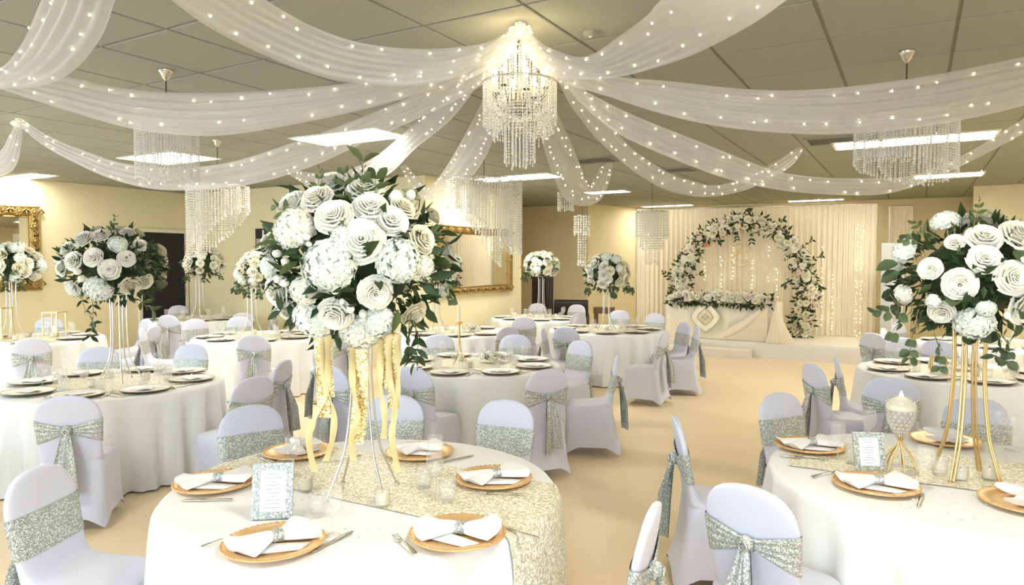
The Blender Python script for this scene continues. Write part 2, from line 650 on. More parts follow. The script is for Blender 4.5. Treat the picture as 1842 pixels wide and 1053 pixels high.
d0, d1 = on_wall(253, WA1, WB), on_wall(331, WA1, WB)
dw = (d1 - d0).length
mid = (d0 + d1) / 2
dtop = zat(419, mid.y)
MW = wall_frame(WA1, WB, wn)
door = link('door_1', None)
door['kind'] = 'structure'
door.matrix_world = Matrix.Translation(mid + wn * .001) @ MW
MB().box((-dw / 2, 0.0, 0.005), (dw / 2, .035, dtop)).build('leaf', M['black'], door, False)
f = MB()
for s in (-1, 1):
    f.box((s * (dw / 2 + .035) - .035, 0, 0), (s * (dw / 2 + .035) + .035, .05, dtop + .07))
f.box((-dw / 2, 0, dtop), (dw / 2, .05, dtop + .07))
f.build('frame', M['white_trim'], door, False)
h = MB().tube([(-dw / 2 + .09, .03, 1.05), (-dw / 2 + .09, .08, 1.05), (-dw / 2 + .20, .08, 1.05)], .011, 8)
h.build('handle', M['chrome'], door)
for z in (0.3, 1.2, dtop - .3):
    MB().box((dw / 2 - .012, .03, z - .06), (dw / 2 + .012, .055, z + .06)).build('hinge', M['gold'], door, False)


def ornate_mirror(p0, p1, z0, z1, n, label, fw):
    d = (p1 - p0).normalized()
    w, h = (p1 - p0).length, z1 - z0
    t = thing('wall_mirror', label, 'mirror')
    t.matrix_world = Matrix.Translation((p0 + p1) / 2 + n * .012 + Vector((0, 0, z0))) @ Matrix(((d.x, n.x, 0, 0), (d.y, n.y, 0, 0), (0, 0, 1, 0), (0, 0, 0, 1)))
    MB().box((-w / 2 + fw, 0, fw), (w / 2 - fw, .02, h - fw)).build('glass', M['mirror'], t, False)
    # moulded frame: profile swept round the four corners
    prof = [(0, 0), (0, .05), (.02, .075), (.05, .055), (.09, .05), (.12, .075), (.15, .06), (.17, .035), (.19, .045), (.2, .02), (.2, 0)]
    sc_ = fw / .2
    rows = []
    for cx, cz, sx, sz in ((-w / 2, 0, 1, 1), (w / 2, 0, -1, 1), (w / 2, h, -1, -1), (-w / 2, h, 1, -1)):
        rows.append([(cx + sx * a * sc_, b * .9, cz + sz * a * sc_) for a, b in prof])
    rows.append(rows[0])
    m = MB()
    m.grid(rows)
    m.build('frame', M['ornate'], t, False)
    # carved scrolls
    orn = MB()
    rr = random.Random(3)
    for i in range(9):
        a = i / 9 * 2 * PI
        orn.ball((.028 * math.cos(a), 0, .028 * math.sin(a)), .018, 6, 4)
    orn.ball((0, .008, 0), .02, 8, 5)
    for s in (-1, 1):
        orn.tube([(s * .03, 0, 0), (s * .065, .012, .03), (s * .09, .01, .0), (s * .072, .004, -.015)], .011, 6)
    ome = orn.mesh('scroll', M['ornate'])
    spots = []
    nx, nz = max(3, int(w / .28)), max(3, int(h / .26))
    for i in range(nx + 1):
        x = -w / 2 + fw / 2 + (w - fw) * i / nx
        spots += [(x, fw / 2, 0), (x, h - fw / 2, 0)]
    for i in range(1, nz):
        z = fw / 2 + (h - fw) * i / nz
        spots += [(-w / 2 + fw / 2, z, PI / 2), (w / 2 - fw / 2, z, PI / 2)]
    for x, z, r in spots:
        link('scroll', ome, t, (x, .055, z), (0, r, 0), fw / .13)
    return t


m0, m1 = on_wall(-140, WA1, WB), on_wall(73, WA1, WB)
ornate_mirror(m0, m1, zat(522, m1.y), zat(372, m1.y), wn, 'large mirror in wide carved gold frame left of the black door', .22)
md = (WD - WC).normalized()
mn = Vector((md.y, -md.x, 0))
m0, m1 = on_wall(787, WC, WD), on_wall(917, WC, WD)
ornate_mirror(m0, m1, zat(533, m0.y), zat(404, m0.y), mn, 'wide mirror in narrow carved gold frame on the wall right of the tall bouquet', .15)
# small dark picture on the corner wall
cd = (WC - WB).normalized()
cn = Vector((cd.y, -cd.x, 0))
p0, p1 = on_wall(463, WB, WC), on_wall(500, WB, WC)
t = thing('wall_picture', 'small dark picture with pale strips behind the big bouquet on the left', 'picture')
w = (p1 - p0).length
t.matrix_world = Matrix.Translation((p0 + p1) / 2 + cn * .004 + Vector((0, 0, zat(452, p0.y)))) @ Matrix(((cd.x, cn.x, 0, 0), (cd.y, cn.y, 0, 0), (0, 0, 1, 0), (0, 0, 0, 1)))
h = zat(412, p0.y) - zat(452, p0.y)
MB().box((-w / 2, 0, 0), (w / 2, .03, h)).build('frame', M['black'], t, False)
MB().box((-w / 2 + .03, .03, .03), (w / 2 - .03, .034, h * .55)).build('lower_pane', pmat('pale_print', (.45, .40, .38), .6), t, False)
MB().box((-.09, .03, h * .57), (-.04, .036, h - .03)).build('strip', M['white_trim'], t, False)
MB().box((.0, .03, h * .57), (w / 2 - .03, .034, h - .03)).build('dark_pane', pmat('dark_print', (.05, .05, .06), .4), t, False)

# ================================================================== TABLES
TAB_R, TAB_Z = 0.90, 0.76
TABLES = dict(
    front=(-.70, 3.27), right=(2.25, 3.42), left=(-3.55, 6.15), middle=(-.40, 7.25), rback=(4.38, 6.75), aisle=(1.50, 11.0),
    lback=(-3.65, 10.0), door=(-6.0, 13.15), mirror=(-.87, 10.65), recess=(.50, 13.35), farleft=(-6.75, 9.7), farright=(6.35, 9.1))
TNAME = dict(
    front='the gold-ribboned front table', right='the crystal vase table', left='the table with dark trailing bouquet', middle='the gold candlestick table',
    rback='the table behind the crystal vase', aisle='the table nearest the stage step', lback='the table before the corner wall', door='the table by the black door',
    mirror='the table below the wide mirror', recess='the table before the black cabinet', farleft='the gold lantern table', farright='the table by the white board')


def cloth_mesh(seed, nfold):
    rr = random.Random(seed)
    N = 180
    ph = [rr.uniform(0, 2 * PI) for _ in range(6)]
    rows = []
    for r in (0.3, .6, .85):
        rows.append([(TAB_R * r * math.cos(2 * PI * k / N), TAB_R * r * math.sin(2 * PI * k / N), TAB_Z) for k in range(N)])
    lev = [(.985, TAB_Z), (1.0, TAB_Z - .004), (1.012, TAB_Z - .018), (1.015, TAB_Z - .05), (1.016, .64), (1.018, .52), (1.022, .40), (1.028, .27), (1.034, .14), (1.04, .05), (1.042, .012)]
    for r, z in lev:
        t = max(0, (TAB_Z - .03 - z) / TAB_Z)
        amp = .072 * t ** .6
        row = []
        for k in range(N):
            a = 2 * PI * k / N
            s = math.sin(nfold * a + ph[0] + .9 * math.sin(3 * a + ph[1]))
            s = (abs(s) ** .8) * (1 if s > 0 else -1)
            q = TAB_R * r + amp * (s * (.7 + .3 * math.sin(5 * a + ph[2])) + .35 * math.sin(2.3 * nfold * a + ph[3]) * t)
            row.append((q * math.cos(a), q * math.sin(a), z))
        rows.append(row)
    m = MB()
    m.grid(rows, True)
    m.fan(rows[0], (0, 0, TAB_Z))
    return m.mesh('tablecloth', M['cloth'])


cloths = [cloth_mesh(s, n) for s, n in ((1, 16), (2, 19), (3, 22))]
tt = MB().lathe([(TAB_R - .02, TAB_Z - .035), (TAB_R - .008, TAB_Z - .03), (TAB_R - .008, TAB_Z - .01), (TAB_R - .02, TAB_Z - .005)], 48).mesh('tabletop', M['wood'])
tl = MB().tube([(0, 0, 0), (0, 0, TAB_Z - .04)], .018, 8).mesh('leg', M['darkm'])
for i, (k, (x, y)) in enumerate(TABLES.items()):
    t = thing('round_table', 'round banquet table under floor-length white cloth, ' + TNAME[k][4:], 'table', (x, y, 0), i * 1.3, 'round banquet tables')
    link('tablecloth', cloths[i % 3], t)
    link('tabletop', tt, t)


def T3(k, dx=0, dy=0, z=TAB_Z):
    return Vector((TABLES[k][0] + dx, TABLES[k][1] + dy, z + .001))


# sequinned runners
def runner(k, ang, off, w, mat, label, R=TAB_R, extra=.34):
    rows = []
    n = 14
    ns = 90
    R1 = R * 1.016
    for i in range(n + 1):
        t = off - w / 2 + w * i / n
        h = math.sqrt(max(R1 * R1 - t * t, 0))
        row = []
        for j in range(ns + 1):
            s = (-1 + 2 * j / ns) * (R1 + extra)
            if abs(s) <= h:
                row.append((s, t, TAB_Z + .005))
            else:
                sg = 1 if s > 0 else -1
                rem = abs(s) - h
                q = 1 + .022 * min(1, rem * 12) + .07 * rem
                row.append((sg * h * q, t * q + .012 * math.sin(t * 30) * min(1, rem * 4), TAB_Z + .004 - rem))
        rows.append(row)
    m = MB().grid(rows)
    me = m.mesh('sequin_runner', mat)
    o = link('table_runner', me, None, (TABLES[k][0], TABLES[k][1], 0), (0, 0, ang))
    return tag(o, label, 'runner', 'sequinned table runners')


RA = math.radians(-29)
for k, off, w, ex in (('front', .13, .66, .40), ('right', .10, .66, -.12), ('left', 0, .8, -.17), ('middle', 0, .7, -.17), ('rback', 0, .7, -.17), ('aisle', 0, .7, -.17), ('lback', 0, .7, -.17),
                      ('door', 0, .7, -.17), ('mirror', 0, .7, -.17), ('recess', 0, .7, -.17), ('farleft', 0, .7, -.17), ('farright', 0, .7, -.17)):
    runner(k, RA, off, w, M['runner'], 'champagne sequin runner across ' + TNAME[k], extra=ex)

# ================================================================== CHAIRS
NSEC = 44
SECT = [(0.000, .236, -.318, .240), (.06, .228, -.298, .230), (.15, .219, -.272, .223), (.30, .212, -.246, .219), (.41, .208, -.232, .217), (.45, .206, -.229, .213), (.468, .202, -.228, .200),
        (.478, .197, -.228, .10), (.484, .193, -.228, -.02), (.492, .190, -.228, -.10), (.51, .187, -.230, -.145), (.55, .187, -.235, -.172), (.62, .191, -.245, -.192), (.70, .197, -.257, -.208),
        (.76, .200, -.267, -.219), (.80, .199, -.274, -.227), (.84, .189, -.281, -.236), (.87, .173, -.286, -.243), (.90, .146, -.291, -.250), (.92, .113, -.294, -.256), (.932, .07, -.294, -.262), (.937, .03, -.291, -.268)]


def sec(z):
    for a, b in zip(SECT, SECT[1:]):
        if a[0] <= z <= b[0]:
            t = (z - a[0]) / (b[0] - a[0])
            return tuple(a[i] + (b[i] - a[i]) * t for i in range(1, 4))
    return SECT[-1][1:]


def ring_pt(z, k, off=0.0, n=5.0):
    hw, yb, yf = sec(z)
    hw, yb, yf = hw + off, yb - off, yf + off
    a = 2 * PI * (k + .5) / NSEC
    c, s = math.cos(a), math.sin(a)
    e = 2.0 / n
    return (hw * math.copysign(abs(c) ** e, c), (yb + yf) / 2 + (yf - yb) / 2 * math.copysign(abs(s) ** e, s), z)


def chair_cover():
    rows = []
    arch = {0.0: .115, .06: .085, .15: .05, .30: .015}
    for z, hw, yb, yf in SECT:
        row = []
        for k in range(NSEC):
            x, y, _ = ring_pt(z, k, 0, 7.0 if z < .46 else (5.0 if z < .5 else 3.2))
            zz = z
            if z in arch:
                yc, hd = (yb + yf) / 2, (yf - yb) / 2
                cc = min(abs(x) / hw, abs(y - yc) / hd)
                m = max(0, 1 - cc ** 2.2)
                zz += arch[z] * m
                x *= 1 - .05 * m * (arch[z] / .115)
                y = yc + (y - yc) * (1 - .05 * m * (arch[z] / .115))
            row.append((x, y, zz))
        rows.append(row)
    m = MB().grid(rows, True)
    m.fan(rows[-1], (0, -.281, .939))
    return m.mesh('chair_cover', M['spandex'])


def sash_band():
    rows = []
    for i in range(21):
        v = i / 20
        row = []
        for k in range(NSEC):
            x, y, _ = ring_pt(.70, k, 0, 3.2)
            hw, yb, yf = sec(.70)
            back = y < (yb + yf) / 2
            t = (1 - min(1, abs(x) / hw)) ** 1.0 if back else 0
            zl, zh = .605 + .075 * t, .775 - .062 * t
            z = zl + (zh - zl) * v
            off = .005 + (.006 * t if back else 0) + (.010 * abs(math.sin(v * PI * 4 + .4 * x)) * (.35 + t) if back else .001 * math.sin(v * 9))
            row.append(ring_pt(z, k, off, 3.2))
        rows.append(row)
    m = MB().grid(rows, True)
    return m.mesh('sash_band', M['sash'])


def sash_tail(dx, lean, ln):
    rows = []
    n = 12
    for i in range(n + 1):
        v = i / n
        z = .705 - ln * v
        hw = .022 + .030 * min(1, v * 2.2)
        xc = dx * v + lean * v * v
        row = []
        for j in range(9):
            u = j / 8 * 2 - 1
            row.append((xc + hw * u, -.298 - .022 * v - .012 * math.cos(u * PI * 1.5) * (1 - .3 * v) - (.030 * min(1, v * 2) * (1 + u * (1 if dx > 0 else -1))), z))
        rows.append(row)
    back = [[(x, y + .004, z) for x, y, z in r] for r in rows]
    return MB().grid(rows).grid([r[::-1] for r in back]).mesh('sash_tail', M['sash'])


ch_cover, ch_band = chair_cover(), sash_band()
ch_tails = [sash_tail(-.02, -.008, .47), sash_tail(.03, .008, .43)]
kn = MB().ball((0, -.285, .70), .030, 10, 7, 1.25)
ch_knot = kn.mesh('sash_knot', M['sash'])
br = MB()
rows = []
for i in range(14):
    a = 2 * PI * i / 14
    rows.append([((.017 + .005 * math.cos(b)) * math.cos(a), -.316 + .005 * math.sin(b), .70 + (.017 + .005 * math.cos(b)) * math.sin(a)) for b in (0, 1.57, 3.14, 4.71)])
rows.append(rows[0])
br.grid(rows, True)
ch_brooch = br.mesh('brooch', M['silver'])
ch_leg = MB().tube([(0, 0, 0), (0, 0, .43)], .012, 6).mesh('leg', M['chrome'])


def chair_proto():
    t = thing('banquet_chair', 'x', 'chair')
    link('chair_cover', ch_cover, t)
    link('sash_band', ch_band, t)
    link('sash_knot', ch_knot, t)
    link('brooch', ch_brooch, t)
    for me in ch_tails:
        link('sash_tail', me, t)
    return t


CHAIR0 = chair_proto()
USED = [False]
PLACED = []


def chair(x, y, face, label, group='white covered banquet chairs'):
    """face: a table key or an explicit (fx, fy)"""
    if isinstance(face, str):
        fx, fy = TABLES[face][0] - x, TABLES[face][1] - y
    else:
        fx, fy = face
    best = None                     # keep the seat clear of cloths and neighbours
    tn = min(TABLES.values(), key=lambda q: math.hypot(x - q[0], y - q[1]))
    sgn = 1 if math.hypot(x, y) > math.hypot(*tn) else -1
    for q in range(36):
        k_ = 1 + .006 * q * sgn
        gx, gy = x * k_, y * k_
        bad = sum(max(0, 1.10 - math.hypot(gx - tx, gy - ty)) for tx, ty in TABLES.values()) + sum(max(0, .50 - math.hypot(gx - ox, gy - oy)) for ox, oy in PLACED)
        if best is None or bad < best[0] - 1e-6:
            best = (bad, gx, gy)
        if bad == 0:
            break
    x, y = best[1], best[2]
    for tx, ty in TABLES.values():
        dd = math.hypot(x - tx, y - ty)
        if dd < 1.10:
            x, y = x + (x - tx) / dd * (1.10 - dd), y + (y - ty) / dd * (1.10 - dd)
    PLACED.append((x, y))
    o = CHAIR0 if not USED[0] else copy_tree(CHAIR0)
    USED[0] = True
    o.location = (x, y, 0)
    o.rotation_euler = (0, 0, facing(fx, fy))
    tag(o, label, 'chair', group)
    return o


def bx(px, topy, Y=None, fx=0, fy=0):
    """ground position of a chair whose back top is at pixel (px, topy); the back stands .28 behind the chair origin"""
    if Y is None:
        d = ray(px, topy)
        Y = (0.935 - CAM_H) / d.z * d.y
    p = P(px, topy, Y)
    n = math.hypot(fx, fy)
    return p.x + .28 * fx / n, p.y + .28 * fy / n


CH = [
    # px, top y, facing, label
    (448, 746, (.62, -.78), 'white covered chair with smooth silver band behind the nearest left gold charger'),
    (712, 744, (0.0, -1), 'white covered chair with silver band behind the hanging gold ribbons of the front table'),
    (917, 752, (-.40, -.92), 'white covered chair with silver band at the back right of the front table'),
    (62, 843, (1, -.08), 'cropped white chair with silver band in the bottom left corner'),
    (1178, 913, (-.93, .36), 'white chair seen side on at the bottom, leaning towards the front table'),
    (119, 713, (-.28, .96), 'white chair with large silver bow and long tail facing the left table'),
    (458, 679, (-.85, .52), 'white chair with silver bow right of the left table, seat pushed under it'),
    (513, 648, (-1, .1), 'narrow edge-on white chair with long silver tail right of the left table'),
    (348, 627, (-.15, -1), 'white chair with pale silver band on the far right side of the left table'),
    (178, 624, (.3, -1), 'white chair seen through wine glasses on the far side of the left table'),
    (740, 661, (.45, .9), 'bluish white chair with silver bow beside the hanging gold ribbons, facing the middle table'),
    (987, 665, (-.42, .9), 'white chair with silver bow and long tail at the front right of the middle table'),
    (1047, 616, (-.72, -.62), 'white chair with wide silver band at the back right of the middle table'),
    (1112, 640, (-1, .12), 'edge-on white chair with two hanging silver tails right of the middle table'),
    (788, 610, (.2, -1), 'white chair seen through glassware at the far left of the middle table'),
    (928, 613, (-.15, -1), 'white chair rounded top behind two plates at the far side of the middle table'),
    (1017, 589, (.45, .9), 'lilac-shaded white chair with silver bow at the front left of the aisle-side table'),
    (1198, 598, (-.86, .5), 'white chair with silver bow beside the aisle, seat turned to the table nearest the steps'),
    (1232, 580, (-.95, -.25), 'white chair with silver band just in front of the head table, inner of two'),
    (1256, 588, (-1, .1), 'edge-on white chair with silver tail nearest the stage step, outer of two'),
    (980, 574, (.95, -.2), 'pale chair with glittering front band left of the table nearest the steps'),
    (455, 604, (-.1, 1), 'white chair with silver bow in front of the table before the corner wall'),
    (302, 563, (.1, 1), 'tall white chair back with bow in front of the table beside the black door'),
    (350, 574, (.75, -.65), 'white chair with gold glitter band under the bouquet by the black door'),
    (437, 563, (-.5, .85), 'shaded white chair behind glassware on the table before the corner wall'),
    (55, 610, (-.4, .9), 'white chair with silver bow facing the table under the left wall mirror'),
    (1395, 724, (.45, -.9), 'white chair with silver band at the back left of the crystal vase table'),
    (1215, 752, (1, -.12), 'edge-on white chair with sash tied behind, left of the crystal vase table'),
    (1345, 875, (.72, .7), 'large white chair with gathered silver bow at the front of the crystal vase table'),
    (1750, 741, (-.25, -1), 'white chair behind the tall gold legs of the crystal vase table'),
    (1603, 680, (.55, .83), 'white chair with silver bow behind the crystal vase'),
    (1508, 629, (.9, -.35), 'white chair with wide silver band left of the table behind the crystal vase'),
    (1462, 651, (1, .1), 'edge-on white chair with long silver tail beside the aisle, right-hand side'),
    (1612, 585, (.55, -.8), 'white chair with silver band in front of the white board, right of its pair'),
    (1590, 586, (.75, -.6), 'white chair with silver band in front of the white board, left of its pair'),
    (1570, 594, (.85, .4), 'white chair with silver bow beside the right end of the stage'),
    (1688, 613, (.75, .6), 'white chair behind glassware on the table behind the crystal vase'),
]
for px, ty, fc, lab in CH:
    x, y = bx(px, ty, None, *fc)
    chair(x, y, fc, lab)
CH2 = [
    (-4.35, 5.0, (.45, .88), 'cropped white chair at the left edge, only its seat and skirt in view'),
    (-2.35, 9.0, (-.85, .5), 'white chair behind the gold sequin strips, turned to the corner wall table'),
    (-1.72, 7.05, (1, .12), 'white chair with hanging tails half hidden behind the gold sequin strips'),
    (-1.35, 6.1, (.65, .75), 'white chair behind the front table, its seat showing between the ribbons'),
    (-5.95, 10.75, (-.6, -.8), 'white chair with front band behind the gold legs of the left bouquet'),
    (-5.30, 9.75, (-1, .05), 'slim edge-on white chair behind the dark-leaved bouquet on the left'),
    (-4.75, 9.45, (.95, .3), 'small white chair back overlapping the bow chair by the black door'),
    (-7.4, 11.0, (.4, -.9), 'white chair behind the table under the left wall mirror, right one of its pair'),
    (-8.1, 10.7, (.7, -.7), 'white chair behind the table under the left wall mirror, left one of its pair'),
    (-.22, 10.0, (-.6, .8), 'shaded white chair with bow in front of the table under the wide mirror'),
    (.22, 11.55, (.1, 1), 'lilac-shaded white chair in front of the table before the black cabinet'),
    (.55, 14.8, (0, -1), 'white chair tops behind the table before the black cabinet, left one'),
    (1.25, 14.4, (-.45, -.9), 'white chair behind the table before the black cabinet, beside the black sofa'),
    (1.02, 12.55, (-.45, .6), 'dark-shaded white chair between the two tables nearest the recess'),
    (2.35, 12.0, (-.65, -.75), 'white chair behind the plates on the far right of the table nearest the steps'),
    (1.92, 12.65, (-.3, -.95), 'white chair behind the tall bouquet nearest the stage curtain'),
    (-6.75, 14.15, (.6, -.8), 'white chair beside the black door, behind its table'),
    (-4.85, 13.35, (-1, -.1), 'white chair right of the table beside the black door, before the corner wall'),
    (-4.35, 11.15, (.5, -.87), 'pale chair behind the table before the corner wall, under the small bouquet'),
    (4.6, 7.95, (-.1, -1), 'white chair behind glassware on the far side of the vase-side rear table'),
    (3.35, 10.0, (-1, .2), 'x'),
]
for x, y, fc, lab in CH2[:-1]:
    chair(x, y, fc, lab)

# ================================================================== TABLEWARE
plate_me = {}


def plate_mesh(mat, name):
    m = MB().lathe([(.0, .012), (.115, .012), (.135, .013), (.150, .018), (.186, .022), (.190, .020), (.188, .016), (.150, .008), (.12, .002), (.0, .001)], 40, cap=False)
    return m.mesh(name, mat)


charger_me = plate_mesh(M['charger'], 'charger')
plate_m = plate_mesh(M['plate'], 'plate')
rim_me = MB().lathe([(.120, 0), (.150, .004), (.1895, .0155), (.1925, .0195), (.190, .0225), (.187, .0185), (.15, .0075)], 40, cap=False).mesh('rim', M['rim'])
bead_rim = MB()
for i in range(48):
    a = 2 * PI * i / 48
    bead_rim.octa((.184 * math.cos(a), .184 * math.sin(a), .0225), .006, .004)
bead_me = bead_rim.mesh('beaded_rim', M['charger'])


def napkin_mesh():
    m = MB()
    rr = random.Random(5)
    for layer in range(2):
        rows = []
        nx = 22
        for i in range(nx + 1):
            t = i / nx * 2 - 1
            w = .016 + .052 * abs(t - .1) ** .8 if layer == 0 else .018 + .045 * abs(t + .1) ** .9
            hgt = .014 + .010 * (1 - abs(t)) + .012 * max(0, abs(t) - .5)
            x = t * .155
            row = []
            for k in range(16):
                a = 2 * PI * k / 16
                rip = 1 + .12 * math.sin(3 * a + 5 * t + layer)
                row.append((x + .02 * math.sin(a) * t, w * math.cos(a) * rip + (.02 * t if layer else -.01 * t), .020 + hgt * (1 + math.sin(a)) * .8 * rip))
            rows.append(row)
        n = MB().grid(rows, True)
        n.fan(rows[0], tuple(sum(p[i] for p in rows[0]) / 16 for i in range(3)), True)
        n.fan(rows[-1], tuple(sum(p[i] for p in rows[-1]) / 16 for i in range(3)))
        n.tr(Matrix.Rotation(.55 * (layer), 4, 'Z'))
        m.merge(n)
    # loose corner folded out flat
    m.add([(-.02, -.03, .021), (.12, -.085, .021), (.07, -.13, .021), (-.07, -.10, .021), (-.02, -.03, .027), (.12, -.085, .025), (.07, -.13, .025), (-.07, -.10, .025)],
          [(4, 5, 6, 7), (0, 3, 2, 1), (0, 1, 5, 4), (1, 2, 6, 5), (2, 3, 7, 6), (3, 0, 4, 7)])
    return m.mesh('napkin', M['napkin'])


napkin_me = napkin_mesh()
rg = []
for i in range(20):
    a = 2 * PI * i / 20
    rg.append([(x, .032 * math.cos(a), .040 + .024 * math.sin(a)) for x in (-.018, -.014, .014, .018)])
rg.append(rg[0])
ring_me = MB().grid(rg).mesh('napkin_ring', M['sash'])
flat_nap = MB()
rows = []
for i in range(9):
    for_t = i / 8
    rows.append([(-.085 + .17 * for_t, -.06 + .12 * j / 6, .026 + .005 * math.sin(PI * j / 6) + .003 * math.sin(7 * for_t + j)) for j in range(7)])
flat_nap.grid(rows)
flat_nap.grid([[(x, y, .022) for x, y, z in r[::-1]] for r in rows])
flat_me = flat_nap.mesh('napkin', M['napkin'])

gob_prof = [(.036, .0), (.036, .003), (.012, .008), (.005, .014), (.0045, .075), (.008, .086), (.024, .098), (.036, .118), (.040, .145), (.038, .175), (.036, .195)]
gob_me = MB().lathe(gob_prof, 20, cap=False)
gob_me.fan([(.036 * math.cos(2 * PI * k / 20), .036 * math.sin(2 * PI * k / 20), 0) for k in range(20)], (0, 0, 0), True)
gob_me = gob_me.mesh('wine_goblet', M['glass'])
gobrim_me = MB().lathe([(.0355, .193), (.0375, .196), (.0355, .198)], 20, cap=False).mesh('rim', M['glass'])
tum_me = MB().lathe([(0, .004), (.028, .004), (.030, 0), (.034, .004), (.037, .05), (.039, .095), (.037, .095), (.034, .05), (.031, .012), (0, .011)], 18, cap=False).mesh('tumbler', M['glass'])


def fork_mesh():
    m = MB()
    rows = []
    for y, w, z in ((-.10, .007, .004), (-.09, .009, .005), (-.02, .004, .010), (.03, .0045, .010), (.045, .011, .005), (.058, .0125, .004)):
        rows.append([(-w, y, z), (-w, y, z + .002), (w, y, z + .002), (w, y, z)])
    m.grid(rows, True)
    m.fan(rows[0], (0, -.10, .005), True)
    for k in range(4):
        x = -.0105 + .007 * k
        m.obox((x, .078, .006), (.0017, 0, 0), (0, .022, .003), (0, 0, .001))
    return m.mesh('fork', M['silver'])


def knife_mesh():
    m = MB()
    rows = []
    for y, w in ((-.115, .007), (-.10, .009), (-.02, .006), (-.01, .007), (.02, .010), (.09, .009), (.108, .004)):
        rows.append([(-w, y, .001), (-w, y, .005), (w, y, .004), (w * .9, y, .001)])
    m.grid(rows, True)
    m.fan(rows[0], (0, -.115, .003), True)
    m.fan(rows[-1], (0, .109, .002))
    return m.mesh('knife', M['silver'])


fork_me, knife_me = fork_mesh(), knife_mesh()


def put(name, me, loc, rz, label, cat, group, parts=()):
    o = thing(name, label, cat, loc, rz, group)
    link(name if name not in ('charger_plate', 'dinner_plate') else 'dish', me, o)
    for n, m2, kw in parts:
        link(n, m2, o, **kw)
    return o


def single(name, me, loc, rz, label, cat, group):
    return tag(link(name, me, None, loc, (0, 0, rz)), label, cat, group)


def G1(px, py):
    p = G(px, py, TAB_Z)
    p.z = TAB_Z + .0065
    return p


# --- the two front tables: each piece where the photograph shows it
place_front = [
    ('front', 387, 875, 'gold charger plate left of the glitter photo frame on the front table', 'napkin rolled in a silver ring left of the glitter frame', .15),
    ('front', 537, 818, 'gold charger plate at the back left of the gold ribbons', 'folded white napkin behind the goblet at the back left of the front table', .5),
    ('front', 755, 819, 'gold charger plate at the back right of the gold ribbons', 'folded white napkin behind the goblet at the back right of the front table', -.5),
    ('front', 888, 867, 'gold charger plate at the right rim of the front table', 'napkin rolled in a silver ring at the right rim of the front table', .25),
    ('front', 823, 968, 'gold charger plate on the runner edge nearest the front right', 'napkin fanned in a silver ring on the charger nearest the front right', -.3),
    ('front', 492, 985, 'gold charger plate at the very front below the glitter frame', 'napkin fanned in a silver ring at the very front below the glitter frame', .5),
    ('right', 1456, 808, 'gold charger plate at the left rim of the crystal vase table', 'napkin rolled in a silver ring at the left rim of the vase table', -.1),
    ('right', 1575, 879, 'gold charger plate at the front of the crystal vase table', 'napkin tied like a bow in a silver ring on the vase table', -.35),
    ('right', 1850, 912, 'cropped gold charger plate at the right picture edge', 'white napkin on the cropped charger at the right picture edge', .2),
    ('right', 1700, 797, 'gold charger plate behind the tall gold legs of the right bouquet', 'folded white napkin behind the tall gold legs of the right bouquet', .2),
]
for k, px, py, la, lb, r in place_front:
    p = G1(px, py)
    c = thing('charger_plate', la, 'plate', p, 0, 'gold charger plates')
    link('dish', charger_me, c)
    link('beaded_rim', bead_me, c)
    if 'folded' in lb or 'cropped' in lb:
        n = thing('napkin', lb, 'napkin', (p.x, p.y, p.z - .004), r, 'napkins on gold chargers')
        o = link('folded_linen', napkin_me, n, None, (0, 0, .6), (.75, .85, 1.2))
    else:
        n = thing('napkin', lb, 'napkin', (p.x, p.y, p.z - .004), r, 'napkins on gold chargers')
        link('folded_linen', napkin_me, n)
        link('napkin_ring', ring_me, n, (0.015, 0, 0))
for i, (px, py, lab) in enumerate([
    (527, 858, 'wine goblet in front of the back left charger of the front table'), (783, 857, 'wine goblet in front of the back right charger of the front table'),
    (515, 913, 'wine goblet beside the rolled napkin left of the glitter frame'), (598, 969, 'wine goblet between glitter frame and runner edge'), (782, 893, 'wine goblet on the runner right of the gold legs'),
    (1507, 828, 'wine goblet left of the menu frame on the vase table'), (1664, 880, 'wine goblet in front of the crystal vase'), (1563, 800, 'wine goblet behind the menu frame on the vase table'),
    (1820, 812, 'wine goblet at the right edge beside the gold legs'), (1795, 800, 'second wine goblet at the right edge, slightly behind')]):
    o = thing('wine_goblet', lab, 'glass', G1(px, py), 0, 'wine goblets on the front tables')
    link('bowl_and_stem', gob_me, o)
    link('rim', gobrim_me, o)
for px, py, lab in [(572, 930, 'clear tumbler right of the glitter frame'), (805, 905, 'clear tumbler beside the goblet on the sequin runner'), (762, 880, 'clear tumbler behind the goblet on the sequin runner'),
                    (1535, 836, 'clear tumbler left of the menu frame'), (1690, 858, 'clear tumbler right of the goblet by the crystal vase')]:
    single('tumbler', tum_me, G1(px, py), 0, lab, 'glass', 'tumblers on the front tables')
